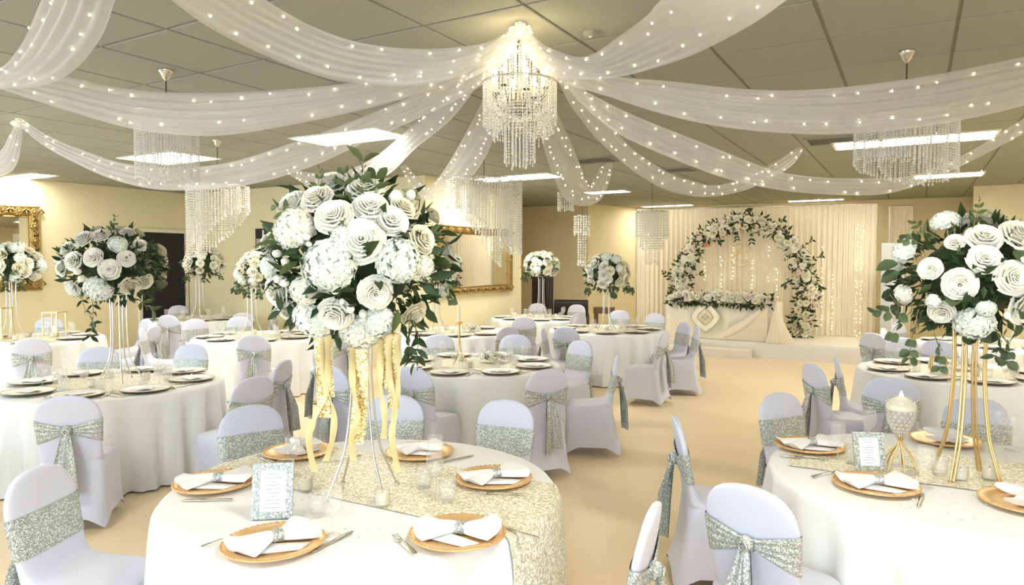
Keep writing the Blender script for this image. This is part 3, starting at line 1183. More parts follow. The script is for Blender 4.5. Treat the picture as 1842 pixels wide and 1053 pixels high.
for px, py, rz, kind, lab in [
    (372, 903, PI / 2 + .05, 'knife', 'silver knife in front of the rolled napkin on the front table'), (478, 830, .75, 'knife', 'silver knife left of the back left charger'), (490, 836, .7, 'fork', 'silver fork beside the knife left of the back left charger'),
    (410, 975, -.75, 'fork', 'silver fork left of the frontmost charger'), (600, 978, -.5, 'knife', 'silver knife right of the frontmost charger'), (900, 893, PI / 2 - .1, 'fork', 'silver fork below the right rim charger of the front table'),
    (928, 960, .9, 'knife', 'silver knife right of the fanned napkin on the front table'), (728, 985, .55, 'fork', 'silver fork left of the fanned napkin on the front table'), (822, 829, -.9, 'knife', 'silver knife right of the back right charger'),
    (617, 829, -1.0, 'fork', 'silver fork right of the back left charger'),
    (1485, 857, -1.1, 'fork', 'silver fork left of the bow-tied napkin'), (1656, 903, -.6, 'knife', 'silver knife right of the bow-tied napkin'), (1440, 825, 1.35, 'knife', 'silver knife below the left rim charger of the vase table'),
    (1815, 912, .6, 'fork', 'silver fork left of the cropped charger at the right edge'), (1455, 828, 1.3, 'fork', 'silver fork below the left rim charger of the vase table')]:
    single(kind, fork_me if kind == 'fork' else knife_me, G1(px, py), rz, lab, kind, 'cutlery on the front tables')

# candles in clear votive glasses
vot_me = MB().lathe([(0, .003), (.030, .003), (.032, 0), (.034, .004), (.035, .072), (.033, .072), (.032, .008), (0, .007)], 20, cap=False).mesh('votive_glass', M['glass'])
wax_me = MB().lathe([(.030, .009), (.030, .058), (.026, .060), (.006, .056)], 18).mesh('wax', M['candle'])
wick_me = MB().tube([(0, 0, .055), (0, .001, .066)], .0015, 5).mesh('wick', M['black'])


def votive(p, lab, grp='votive candles'):
    o = thing('votive_candle', lab, 'candle', p, 0, grp)
    link('votive_glass', vot_me, o)
    link('wax', wax_me, o)
    link('wick', wick_me, o)


for px, py, lab in [(688, 912, 'white votive candle right of the gold legs on the front table'), (550, 885, 'white votive candle beside the top of the glitter frame'), (1727, 866, 'white votive candle left of the front gold leg on the vase table'),
                    (1780, 865, 'white votive candle right of the front gold leg on the vase table')]:
    votive(G1(px, py), lab)


# photo frames
def photo_frame(px, py, w, h, label, mat, rz):
    p = G1(px, py)
    t = thing('photo_frame', label, 'frame', p, rz, 'table photo frames')
    tilt = Matrix.Rotation(math.radians(-14), 4, 'X')
    b = w * .17
    f = MB()
    f.box((-w / 2, 0, 0), (-w / 2 + b, .018, h)).box((w / 2 - b, 0, 0), (w / 2, .018, h)).box((-w / 2 + b, 0, 0), (w / 2 - b, .018, b)).box((-w / 2 + b, 0, h - b), (w / 2 - b, .018, h))
    f.tr(tilt)
    f.build('frame', mat, t, False)
    c = MB().box((-w / 2 + b, .008, b), (w / 2 - b, .014, h - b)).tr(tilt)
    c.build('menu_card', M['card'], t, False)
    ink = MB()
    rr = random.Random(int(px))
    n = 10
    for i in range(n):
        z = h - b - (h - 2 * b) * (i + 1.1) / (n + 1.2)
        l = (w - 2 * b) * rr.uniform(.18, .36)
        if i == 2 or i == 6:
            l *= .3
        ink.box((-l, .0068, z - .0012), (l, .0078, z + .0012))
    ink.tr(tilt)
    ink.build('printed_lines', M['ink'], t, False)
    s = MB().obox((0, .090, h * .30 + .002), (w * .12, 0, 0), (0, -.03, h * .30), (0, .002, .001))
    s.build('easel_back', M['darkm'], t, False)


photo_frame(488, 937, .165, .225, 'silver glitter photo frame with a white card on the front table', M['sash'], .12)
photo_frame(1567, 850, .150, .195, 'silver glitter menu frame with a pale blue card beside the crystal vase', M['sash'], -.08)
photo_frame(1690, 678, .145, .19, 'small menu frame on the table behind the crystal vase', M['gold'], -.3)

# crystal vase with floating candle
p = G1(1618, 850)
t = thing('candle_vase', 'hourglass crystal vase on gold stems with a floating white candle', 'vase', p)
MB().lathe([(.0, .0), (.088, 0), (.09, .008), (.085, .014), (.0, .016)], 28, cap=False).build('base', M['glass'], t)
leg = MB().tube(spline([(.085, 0, .015), (.055, 0, .08), (.016, 0, .135), (.006, 0, .155), (.018, 0, .18), (.05, 0, .25)], 14), .0045, 6).mesh('stem', M['gold'])
for k in range(7):
    link('stem', leg, t, None, (0, 0, 2 * PI * k / 7))
MB().lathe([(.0, .160), (.015, .165), (.045, .215), (.068, .27), (.074, .32), (.074, .375), (.071, .375), (.07, .32), (.063, .27), (.04, .215), (.012, .172)], 28, cap=False).build('bowl', M['glass'], t)
cr = MB()
rr = random.Random(12)
for ring_i, (rad, z) in enumerate(((.02, .185), (.033, .205), (.045, .225), (.053, .245), (.059, .265), (.063, .285), (.064, .305))):
    for k in range(14):
        a = 2 * PI * (k + .5 * ring_i) / 14
        cr.octa((rad * math.cos(a), rad * math.sin(a), z), .007, .009)
stuff(cr.build('crystal_fill', M['crystal'], t, False))
MB().lathe([(.064, .315), (.069, .322), (.069, .340), (.058, .352), (.045, .366), (.025, .378), (.008, .383)], 24).build('floating_candle', M['candle'], t)
MB().lathe([(.006, .38), (.010, .388), (.006, .40), (.002, .412)], 10).build('flame', M['flame'], t)

# crystal table confetti
for k, pts, lab in (('front', (600, 960, 740, 900), 'scattered crystal confetti on the white cloth of the front table'), ('right', (1680, 890, 1830, 925), 'scattered crystal confetti on the white cloth of the vase table')):
    cf = MB()
    rr = random.Random(9)
    for i in range(34):
        px, py = rr.uniform(pts[0] - 60, pts[2] + 10), rr.uniform(min(pts[1], pts[3]) - 5, max(pts[1], pts[3]) + 15)
        q = G1(px, py)
        if (q - T3(k)).length < TAB_R - .1:
            cf.octa((q.x, q.y, q.z + .004 - .0045), .007, .004)
    o = cf.build('table_confetti', M['crystal'], None, False)
    tag(stuff(o), lab, 'confetti')

# --- the other tables: a setting in every direction round the table
SECTN = ['near', 'near right', 'right', 'far right', 'far', 'far left', 'left', 'near left']
settings = dict(left=(0, 1, 2, 3, 4, 5, 6, 7), middle=(0, 1, 2, 3, 4, 5, 6, 7), rback=(0, 1, 2, 4, 5, 6, 7), aisle=(0, 1, 2, 3, 5, 6, 7), lback=(0, 1, 2, 3, 5, 6, 7), door=(0, 1, 2, 6, 7), mirror=(0, 1, 3, 6, 7),
                recess=(0, 1, 2, 6, 7), farleft=(0, 1, 2, 3, 5), farright=(0, 1, 6, 7))
rr = random.Random(21)
for k, ss in settings.items():
    cx, cy = TABLES[k]
    base = math.atan2(-cy, -cx)         # towards the photographer
    for s in ss:
        a = base + s * PI / 4 + PI / 8 * (1 if k in ('left', 'middle', 'rback') else 0) + rr.uniform(-.06, .06)
        ca, sa = math.cos(a), math.sin(a)
        pp = Vector((cx + .665 * ca, cy + .665 * sa, TAB_Z + .0065))
        where = f'the {SECTN[s]} side of {TNAME[k]}'
        c = thing('dinner_plate', 'cream plate on ' + where, 'plate', pp, rr.uniform(0, 6), 'plates on ' + TNAME[k])
        link('dish', plate_m, c)
        link('rim', rim_me, c)
        n = tag(link('napkin', flat_me, None, (pp.x, pp.y, pp.z - .005), (0, 0, rr.uniform(0, 3))), 'flat white napkin on ' + where, 'napkin', 'napkins on ' + TNAME[k])
        b = a + .36
        o = thing('wine_goblet', 'wine goblet on ' + where, 'glass', (cx + .53 * math.cos(b), cy + .53 * math.sin(b), TAB_Z + .0065), 0, 'goblets on ' + TNAME[k])
        link('bowl_and_stem', gob_me, o)
        link('rim', gobrim_me, o)
        b = a + .16
        single('tumbler', tum_me, (cx + .44 * math.cos(b), cy + .44 * math.sin(b), TAB_Z + .0065), 0, 'clear tumbler on ' + where, 'glass', 'tumblers on ' + TNAME[k])
        if k in ('left', 'middle', 'rback'):
            for dd, me, nm in ((-.31, fork_me, 'fork'), (.31, knife_me, 'knife')):
                b = a + dd
                single(nm, me, (cx + .68 * math.cos(b), cy + .68 * math.sin(b), TAB_Z + .0065), a + PI / 2 + (0 if nm == 'fork' else 0), f'silver {nm} on ' + where, nm, 'cutlery on ' + TNAME[k])
    for q, lab in ((2.2, 'left'), (4.6, 'right'), (.4, 'rear')):
        votive((cx + .26 * math.cos(q), cy + .26 * math.sin(q), TAB_Z + .0065), f'votive candle on the {lab} of the centre of {TNAME[k]}', 'votive candles on ' + TNAME[k])

# ================================================================== FLOWERS
def rose_mesh(hi, mat, seed, name='rose'):
    rr = random.Random(seed)
    m = MB()
    rings = [(2, .05, .07, .60, 1.7), (3, .06, .16, .63, 1.25), (4, .09, .27, .63, 1.05), (4, .12, .40, .60, 1.0), (5, .16, .55, .52, .85), (5, .20, .72, .40, .80), (6, .25, .88, .24, .72), (6, .28, 1.02, .02, .66)]
    if not hi:
        rings = [(3, .05, .22, .62, 1.25), (4, .12, .46, .56, 1.0), (5, .2, .76, .34, .85), (6, .26, 1.0, .02, .66)]
    nu, nv = (5, 4) if hi else (3, 3)
    for q, (n, rb, rt, zt, hw) in enumerate(rings):
        off = rr.uniform(0, 6)
        for k in range(n):
            a0 = off + 2 * PI * k / n + rr.uniform(-.12, .12)
            sc_ = rr.uniform(.93, 1.07)
            rows = []
            for i in range(nv + 1):
                v = i / nv
                row = []
                for j in range(nu):
                    u = j / (nu - 1) * 2 - 1
                    a = a0 + u * hw * (.35 + .75 * math.sin(min(1, v * 1.15) * PI / 2))
                    lip = max(0, v - .72) / .28
                    r = (rb + (rt - rb) * v ** (.85 if q < 2 else .7)) * sc_ + .07 * lip * (q > 0) + .03 * abs(u) * (q > 1)
                    z = -.42 + (zt + .42) * math.sin(v * PI / 2 * (1.0 if q < 4 else .95)) - .13 * v * u * u - .05 * lip * (q > 1) + rr.uniform(-.012, .012)
                    row.append((r * math.cos(a), r * math.sin(a), z))
                rows.append(row)
            m.grid(rows)
    m.ball((0, 0, .36 if hi else .33), .07 if hi else .12, 6, 4, 2.6)
    m.lathe([(.0, -.55), (.22, -.5), (.30, -.3), (.2, -.05)], 8, cap=False)
    return m.mesh(name, mat)


def hydrangea_mesh(n, mat, seed):
    rr = random.Random(seed)
    m = MB()
    m.lathe([(.0, -.5), (.5, -.42), (.78, -.1), (.7, .25), (.4, .52), (0, .62)], 14, cap=False)
    ga = PI * (3 - math.sqrt(5))
    for i in range(n):
        z = 1 - 1.45 * (i + .5) / n
        r = math.sqrt(max(0, 1 - z * z))
        d = Vector((r * math.cos(i * ga), r * math.sin(i * ga), z * .85)).normalized()
        c = Vector((d.x, d.y, d.z * .8)) * rr.uniform(.84, .98)
        tx = d.orthogonal().normalized()
        ty = d.cross(tx)
        ro = rr.uniform(0, PI)
        s = rr.uniform(.20, .29)
        for k in range(4):
            a = ro + k * PI / 2
            e = tx * math.cos(a) + ty * math.sin(a)
            g = d.cross(e)
            lift = d * rr.uniform(.03, .09)
            m.add([c, c + e * s * .6 + g * s * .5 + lift * .7, c + e * s * 1.1 + lift, c + e * s * .6 - g * s * .5 + lift * .7], [(0, 3, 2, 1)])
    return m.mesh('hydrangea', mat, False)


def leaf_mesh(mat, kind, name='leaf'):
    m = MB()
    if kind == 'round':
        outline = [(0, 0), (.2, .28), (.5, .42), (.8, .30), (1.0, 0.03)]
    else:
        outline = [(0, .015), (.22, .17), (.5, .21), (.78, .12), (1.0, .0)]
    rows = []
    for t, w in outline:
        bend = -.18 * t * t
        rows.append([(-w, t, bend + .28 * w), (-w * .5, t, bend + .09 * w), (0, t, bend), (w * .5, t, bend + .09 * w), (w, t, bend + .28 * w)])
    m.grid(rows)
    return m.mesh(name, mat)


ROSES = [rose_mesh(True, M['petal'], s) for s in (1, 2)]
ROSES_C = [rose_mesh(True, M['cream'], 3)]
ROSE_LO = [rose_mesh(False, M['petal'], 4), rose_mesh(False, M['cream'], 5)]
ROSE_BL = [rose_mesh(False, M['blush'], 6), rose_mesh(False, M['cream'], 8)]
ROSE_CO = rose_mesh(False, M['coral'], 7)
HYD = [hydrangea_mesh(80, M['hydr'], 1), hydrangea_mesh(74, M['petal'], 2)]
HYD_LO = hydrangea_mesh(46, M['hydr'], 3)
LEAF = dict(dark=leaf_mesh(M['leaf'], 'long'), olive=leaf_mesh(M['leaf2'], 'long'), gold=leaf_mesh(M['leafg'], 'long'), euca=leaf_mesh(M['euca'], 'round'))
BUD = MB().ball((0, 0, 0), 1, 8, 6, 1.2).mesh('bud', M['bud'])


def orient(d, roll=0.0):
    q = Vector(d).to_track_quat('Z', 'Y')
    return (q.to_matrix() @ Matrix.Rotation(roll, 3, 'Z')).to_euler()


def leaf_rot(d, up):
    """leaf grows along d, upper side towards up"""
    y = Vector(d).normalized()
    z = (Vector(up) - y * Vector(up).dot(y)).normalized()
    x = y.cross(z)
    return Matrix(((x.x, y.x, z.x), (x.y, y.y, z.y), (x.z, y.z, z.z))).to_euler()


def leaf_tri(mb, c, d, up, s, wide=.2):
    y = Vector(d).normalized()
    z = (Vector(up) - y * Vector(up).dot(y))
    z = z.normalized() if z.length > 1e-4 else y.orthogonal()
    x = y.cross(z)
    c = Vector(c)
    mb.add([c, c + y * s * .35 + x * s * wide, c + y * s, c + y * s * .35 - x * s * wide, c + y * s * .5 - z * s * .03], [(0, 4, 1), (1, 4, 2), (2, 4, 3), (3, 4, 0)])


def foliage(name, mat, parent, pts, rr, s0, s1, n):
    """pts: function returning (centre, outward) for a random leaf"""
    m = MB()
    for _ in range(n):
        c, o = pts()
        d = (o + Vector((rr.uniform(-.9, .9), rr.uniform(-.9, .9), rr.uniform(-.9, .9)))).normalized()
        leaf_tri(m, c, d, o, rr.uniform(s0, s1))
    return stuff(m.build(name, mat, parent, False))


def sprig(parent, pts, leafkind, ls, n, rr, pair=True, r=.003):
    q = spline(pts, 14)
    MB().tube(q, r, 5, [1 - .6 * i / 13 for i in range(14)]).build('stem', M['stem'], parent)
    for i in range(n):
        k = min(13, int((i + 1.2) / n * 13))
        t = (q[min(k + 1, 13)] - q[max(k - 1, 0)]).normalized()
        side = t.orthogonal().normalized()
        side.rotate(Matrix.Rotation(i * 2.4, 3, t))
        for sg in ((1, -1) if pair else (1,)):
            d = (t * .7 + side * sg).normalized()
            link('leaf', LEAF[leafkind], parent, q[k], leaf_rot(d, t.cross(d) + Vector((0, -.3, .5))), ls * rr.uniform(.8, 1.15))


def stand(parent, ztop, nleg, rtop, rmid, rbot, mat, name='leg', r=.006, a0=.3, double=False):
    pts = [(rtop, 0, ztop), (rtop * .95, 0, ztop - (ztop) * .35), (rmid, 0, ztop * .30), ((rmid + rbot) * .52, 0, ztop * .12), (rbot, 0, .006)]
    me = MB()
    sp = spline(pts, 16)
    me.tube(sp, r, 7)
    if double:
        me.tube([p + Vector((0, .016, 0)) for p in sp], r, 7)
    me.lathe([(.012, 0), (.012, .004), (0, .005)], 10, (rbot, 0, 0))
    me = me.mesh('leg', mat)
    for k in range(nleg):
        link('leg', me, parent, None, (0, 0, a0 + 2 * PI * k / nleg))
    MB().lathe([(0, ztop - .006), (rtop + .03, ztop - .006), (rtop + .034, ztop), (rtop + .03, ztop + .006), (0, ztop + .008)], 24, cap=False).build('top_plate', mat, parent)


def bouquet(k, label, px, py, rx, rz, explicit, seed, hi, nback, nleaf, leafkinds, legs, stand_at=None, ls=.085, trail=0, depth=None):
    """explicit flowers: (px, py, radius px, kind)"""
    rr = random.Random(seed)
    bx_, by_ = stand_at if stand_at else TABLES[k]
    t = thing('floral_centrepiece', label, 'flowers', (bx_, by_, TAB_Z + .0065), 0, 'tall floral centrepieces')
    base = Vector((bx_, by_, TAB_Z + .0065))
    c = P(px, py, by_) - base
    c.y = 0
    stand(t, c.z - rz * .75, *legs)
    sc_ = by_ / F
    flowers = []
    for fx, fy, fr, kind in explicit:
        q = P(fx, fy, by_) - base - c
        nx, nz = q.x / rx, q.z / rz
        l = math.hypot(nx, nz)
        if l > .98:
            nx, nz, l = nx / l * .98, nz / l * .98, .98
        ny = -math.sqrt(1 - l * l)
        flowers.append((Vector((nx, ny, nz)), fr * sc_ * {'h': .82, 'b': 1.0}.get(kind, .93), kind))
    ga = PI * (3 - math.sqrt(5))
    i = 0
    cnt = 0
    mean_r = (sum(f[1] for f in flowers) / len(flowers)) if flowers else rx * .25
    while cnt < nback and i < 400:
        z = 1 - 1.7 * ((.5 + i * .7548777) % 1)
        r = math.sqrt(max(0, 1 - z * z))
        an = 2 * PI * ((i * .5698403) % 1) + seed
        d = Vector((r * math.cos(an), r * math.sin(an), z))
        i += 1
        if (explicit and d.y < -.12) or any((d - f[0]).length < (f[1] + mean_r) / rx * .62 for f in flowers):
            continue
        flowers.append((d, mean_r * rr.uniform(.8, 1.12), rr.choice(['r', 'r', 'r', 'h', 'c'])))
        cnt += 1
    for d, r, kind in flowers:
        p = Vector((d.x * rx, d.y * rx, d.z * rz)) * (1 - (.2 if explicit else .35) * r / rx) + c
        o = Vector((d.x / rx, d.y / rx, d.z / rz)).normalized()
        if explicit and d.y < 0 and kind == 'r':
            o = (o + Vector((0, -.35, .12))).normalized()
        if kind == 'r':
            me, nm = (rr.choice(ROSES) if hi else ROSE_LO[0]), 'rose'
        elif kind == 'c':
            me, nm = (ROSES_C[0] if hi else ROSE_LO[1]), 'rose'
        elif kind == 'b':
            me, nm = BUD, 'bud'
        else:
            me, nm = (rr.choice(HYD) if hi else HYD_LO), 'hydrangea'
        link(nm, me, t, p, orient(o, rr.uniform(0, 6)), r)

    core = MB()
    for q in range(1, 9):
        pass
    rows = []
    for a in range(1, 10):
        th = PI * a / 10
        rows.append([(rx * .62 * math.sin(th) * math.cos(2 * PI * b / 16) * rr.uniform(.9, 1.05) + c.x, rx * .62 * math.sin(th) * math.sin(2 * PI * b / 16) * rr.uniform(.9, 1.05) + c.y, -rz * .62 * math.cos(th) + c.z) for b in range(16)])
    core.grid(rows, True)
    core.fan(rows[0], (c.x, c.y, c.z - rz * .62), True)
    core.fan(rows[-1], (c.x, c.y, c.z + rz * .62))
    core.build('moss_core', M['leaf'], t)

    def pt():
        d = Vector((rr.gauss(0, 1), rr.gauss(0, 1), rr.gauss(0, 1))).normalized()
        f = rr.uniform(.62, .97 if hi else .88)
        return Vector((d.x * rx * f, d.y * rx * f, d.z * rz * f)) + c, d
    foliage('foliage', M['leaf'], t, pt, rr, ls * .55, ls * 1.1, 720 if hi else 170)
    foliage('filler_foliage', M['leaf2'], t, pt, rr, ls * .4, ls * .8, 90 if hi else 50)
    for _ in range(nleaf):
        d = Vector((rr.gauss(0, 1), rr.gauss(0, 1) - .5, rr.gauss(0, .8) - .15)).normalized()
        if any((d - f[0]).length < f[1] / rx * .72 for f in flowers) and rr.random() < .75:
            continue
        p = Vector((d.x * rx, d.y * rx, d.z * rz)) * rr.uniform(.86, .98) + c
        g = (d + Vector((rr.uniform(-.7, .7), rr.uniform(-.7, .7), rr.uniform(-.8, .3)))).normalized()
        link('leaf', LEAF[rr.choice(leafkinds)], t, p, leaf_rot(g, d), ls * rr.uniform(.8, 1.35))
    for q in range(trail):
        a = rr.uniform(PI, 2 * PI) if q % 2 else rr.uniform(0, 2 * PI)
        p0 = c + Vector((rx * .75 * math.cos(a), rx * .75 * math.sin(a), -rz * .45))
        p1 = p0 + Vector((rx * .25 * math.cos(a), rx * .25 * math.sin(a), -rz * .22))
        p2 = p1 + Vector((rx * .08 * math.cos(a), rx * .08 * math.sin(a), -rz * rr.uniform(.25, .5)))
        sprig(t, [p0, p1, p2], leafkinds[0], ls * .62, 5, rr)
    return t, c, base, rr


f1 = [(636, 396, 33, 'r'), (684, 437, 38, 'r'), (596, 362, 29, 'r'), (692, 378, 30, 'r'), (728, 402, 29, 'r'), (520, 523, 30, 'r'), (704, 523, 29, 'r'), (633, 560, 30, 'r'), (757, 562, 27, 'c'),
      (490, 440, 26, 'r'), (548, 372, 34, 'r'), (606, 332, 32, 'r'), (676, 345, 32, 'r'), (776, 432, 27, 'c'), (778, 478, 23, 'h'), (510, 480, 22, 'h'), (566, 415, 44, 'h'), (632, 478, 52, 'h'), (742, 470, 46, 'h'),
      (585, 520, 30, 'h'), (588, 572, 42, 'h'), (668, 592, 44, 'h'), (700, 575, 36, 'h'), (512, 556, 24, 'h'), (535, 555, 24, 'r'), (655, 432, 24, 'h'), (742, 378, 24, 'c'), (536, 500, 7, 'b'), (538, 458, 7, 'b'), (556, 470, 6, 'b'),
      (552, 506, 7, 'b'), (642, 517, 7, 'b'), (662, 548, 7, 'b'), (680, 556, 7, 'b'), (650, 535, 5, 'b'), (595, 432, 6, 'b'), (586, 438, 6, 'b'), (600, 444, 5, 'b'), (726, 362, 12, 'b'), (745, 356, 10, 'b')]
t1, c1, b1, rr1 = bouquet('front', 'huge white rose and hydrangea centrepiece with hanging gold ribbons', 648, 468, .415, .375, f1, 3, True, 16, 46, ['dark', 'olive', 'dark'],
                          (4, .055, .085, .185, M['silver'], 'leg', .0055, .75), stand_at=(-.69, 3.17), ls=.10)
SP1 = lambda x, y, dy=0: P(x, y, 3.17 + dy) - b1
for pts, kind, ls, n in ([(640, 390), (648, 350), (653, 290)], 'olive', .085, 5), ([(640, 380), (622, 350), (618, 312)], 'olive', .06, 3), ([(668, 385), (672, 350), (676, 322)], 'olive', .09, 3), ([(575, 370), (572, 340), (575, 310)], 'olive', .05, 4), \
        ([(545, 420), (520, 390), (498, 372)], 'olive', .055, 3), ([(742, 575), (752, 610), (748, 650)], 'dark', .075, 6), ([(740, 560), (735, 600), (738, 640)], 'dark', .06, 4), ([(560, 480), (535, 440), (515, 425)], 'gold', .09, 2), \
        ([(560, 470), (575, 470), (580, 490)], 'gold', .07, 2), ([(660, 500), (668, 505), (672, 520)], 'gold', .08, 2), ([(790, 510), (805, 520), (812, 540)], 'euca', .035, 3), ([(560, 560), (530, 570), (505, 560)], 'dark', .08, 2):
    sprig(t1, [SP1(x, y, -.24) for x, y in pts], kind, ls, n, rr1)
# hanging gold sequin strips and satin ribbons
def strip(parent, pts, w, mat, name, twist=0.0, n=36):
    q = spline(pts, n)
    rows = []
    for i, p in enumerate(q):
        a = twist * math.sin(i / n * PI * 3)
        d = Vector((math.cos(a), math.sin(a), 0)) * w / 2
        rows.append([p - d, p - d * .33 + Vector((0, -.003, 0)), p + d * .33 + Vector((0, -.003, 0)), p + d])
    return MB().grid(rows).build(name, mat, parent)


for pts, w in (([(575, 600), (578, 650), (580, 700), (585, 752)], .055), ([(588, 600), (590, 660), (594, 715)], .04), ([(646, 605), (648, 680), (646, 745), (640, 800)], .07), ([(692, 600), (695, 650), (694, 700)], .05), ([(708, 600), (710, 660), (708, 735)], .05)):
    strip(t1, [SP1(x, y, -.16) for x, y in pts], w, M['goldseq'], 'sequin_strip', .2)
for pts in ([(590, 602), (590, 660), (585, 715), (560, 765), (556, 800), (566, 850)], [(582, 600), (584, 690), (600, 740), (598, 790), (586, 830)], [(634, 602), (634, 690), (644, 745), (632, 790), (636, 830)],
            [(700, 602), (700, 680), (712, 730), (705, 780), (712, 830), (716, 850)], [(686, 602), (684, 690), (692, 745), (690, 790)], [(716, 602), (716, 690), (708, 750)]):
    strip(t1, [SP1(x, y, -.19) for x, y in pts], .030, M['ribbon'], 'satin_ribbon', .9)

f5 = [(1660, 510, 27, 'r'), (1728, 497, 29, 'r'), (1762, 548, 31, 'r'), (1692, 465, 26, 'r'), (1655, 560, 22, 'r'), (1706, 428, 28, 'r'), (1762, 424, 32, 'r'), (1785, 447, 30, 'r'), (1810, 487, 26, 'r'), (1832, 450, 30, 'r'), (1632, 482, 20, 'r'),
      (1668, 436, 16, 'r'), (1700, 578, 38, 'h'), (1822, 545, 36, 'h'), (1700, 550, 18, 'h'), (1815, 413, 12, 'b'), (1640, 540, 16, 'h'), (1745, 470, 8, 'b'), (1793, 560, 7, 'b'), (1733, 560, 6, 'b'), (1870, 480, 34, 'r'), (1880, 540, 34, 'h'), (1865, 430, 28, 'r')]
t5, c5, b5, rr5 = bouquet('right', 'white rose centrepiece with eucalyptus on tall gold double legs, beside the crystal vase', 1752, 497, .375, .30, f5, 5, True, 12, 42, ['euca', 'dark', 'euca'],
                          (4, .07, .09, .15, M['gold'], 'leg', .006, .55, True), stand_at=(2.25, 3.40), ls=.085, trail=0)
SP5 = lambda x, y, dy=0: P(x, y, 3.40 + dy) - b5
for pts, kind, ls, n in ([(1650, 575), (1640, 610), (1636, 645)], 'euca', .05, 4), ([(1620, 540), (1600, 560), (1575, 558)], 'euca', .045, 4), ([(1680, 600), (1690, 630), (1690, 660)], 'euca', .05, 3), ([(1800, 600), (1815, 625), (1812, 650)], 'euca', .05, 3), \
        ([(1745, 420), (1755, 395), (1762, 362)], 'olive', .04, 5), ([(1690, 430), (1660, 412), (1645, 402)], 'olive', .04, 4), ([(1660, 440), (1640, 432), (1625, 430)], 'euca', .035, 3), ([(1640, 560), (1610, 590), (1605, 600)], 'euca', .055, 2), \
        ([(1600, 530), (1612, 545), (1618, 565)], 'euca', .05, 2), ([(1790, 590), (1800, 620), (1790, 640)], 'dark', .055, 3):
    sprig(t5, [SP5(x, y, -.22) for x, y in pts], kind, ls, n, rr5)

f2 = [(215, 463, 17, 'r'), (241, 484, 18, 'r'), (178, 469, 17, 'r'), (182, 430, 18, 'r'), (210, 423, 16, 'r'), (154, 448, 15, 'r'), (145, 482, 15, 'r'), (245, 440, 19, 'h'), (215, 520, 28, 'h'), (162, 520, 20, 'h'), (262, 465, 15, 'r'), (262, 515, 20, 'c'),
      (278, 508, 16, 'c'), (195, 500, 6, 'b'), (133, 495, 14, 'r'), (165, 412, 12, 'r'), (240, 415, 13, 'r'), (270, 440, 13, 'r'), (190, 488, 6, 'b'), (133, 470, 13, 'h')]
t2, c2, b2, rr2 = bouquet('left', 'white rose centrepiece with dark trailing leaves in front of the black door', 206, 478, .42, .34, f2, 7, True, 12, 46, ['dark', 'dark', 'euca'],
                          (5, .07, .08, .19, M['silver'], 'leg', .006, .3), stand_at=(-3.52, 6.2), ls=.10, trail=0)
SP2 = lambda x, y, dy=0: P(x, y, 6.2 + dy) - b2
for pts, kind, ls, n in ([(165, 535), (168, 565), (163, 605)], 'dark', .085, 5), ([(145, 530), (155, 560), (170, 580)], 'dark', .07, 4), ([(250, 540), (262, 550), (275, 558)], 'olive', .09, 4), ([(200, 420), (203, 405), (207, 392)], 'olive', .05, 4), ([(160, 420), (152, 418), (150, 420)], 'dark', .07, 2), \
        ([(140, 480), (120, 482), (106, 480)], 'olive', .05, 3), ([(270, 480), (285, 488), (296, 492)], 'olive', .05, 3), ([(255, 440), (272, 440), (278, 445)], 'dark', .08, 3):
    sprig(t2, [SP2(x, y, -.25) for x, y in pts], kind, ls, n, rr2)
# smaller bouquets further back
for k, lab, px, py, rx, rz, seed, at in [
    ('aisle', 'white rose centrepiece with trailing grey-green leaves nearest the stage curtain', 1091, 492, .36, .31, 11, (1.5, 11.0)),
    ('lback', 'white rose centrepiece half hidden behind the left flank of the huge bouquet', 470, 488, .34, .30, 13, (-3.75, 10.0)),
    ('door', 'small white rose centrepiece just right of the black door', 367, 474, .36, .30, 15, (-5.92, 13.15)),
    ('recess', 'small white rose centrepiece in front of the black cabinet', 974, 478, .34, .27, 17, (.56, 13.35)),
    ('mirror', 'white rose centrepiece peeping out behind the right flank of the huge bouquet', 784, 480, .34, .30, 19, (-1.17, 10.65)),
    ('farleft', 'white rose centrepiece before the left gold mirror, cropped by the picture edge', 18, 478, .40, .30, 23, (-7.0, 9.7))]:
    lk = ['euca', 'dark'] if k in ('aisle', 'lback') else ['dark', 'olive']
    bouquet(k, lab, px, py, rx, rz, [], seed, False, 40, 14, lk, (4, .06, .07, .16, M['silver'], 'leg', .007, .4), stand_at=at, ls=.11, trail=5 if k != 'recess' else 2)

# gold candle stand on the middle table, with a low arrangement
x, y = TABLES['middle']
p = P(826, 650, y)
p.z = TAB_Z + .0065
t = thing('candle_stand', 'slim gold candle stand with splayed feet on the middle table', 'candle stand', (p.x, y, p.z))
m = MB()
for k in range(3):
    a = 2 * PI * k / 3
    m.tube(spline([(.10 * math.cos(a), .10 * math.sin(a), .004), (.03 * math.cos(a), .03 * math.sin(a), .10), (.008 * math.cos(a), .008 * math.sin(a), .24)], 8), .006, 6)
m.build('foot', M['gold'], t)
MB().tube([(0, 0, .2), (0, 0, .42)], .012, 8).build('pole', M['gold'], t)
MB().lathe([(.0, .42), (.035, .425), (.04, .44), (.03, .445), (0, .445)], 14, cap=False).build('drip_cup', M['gold'], t)
MB().lathe([(.014, .445), (.013, .60), (.004, .605)], 12).build('taper_candle', M['candle'], t)


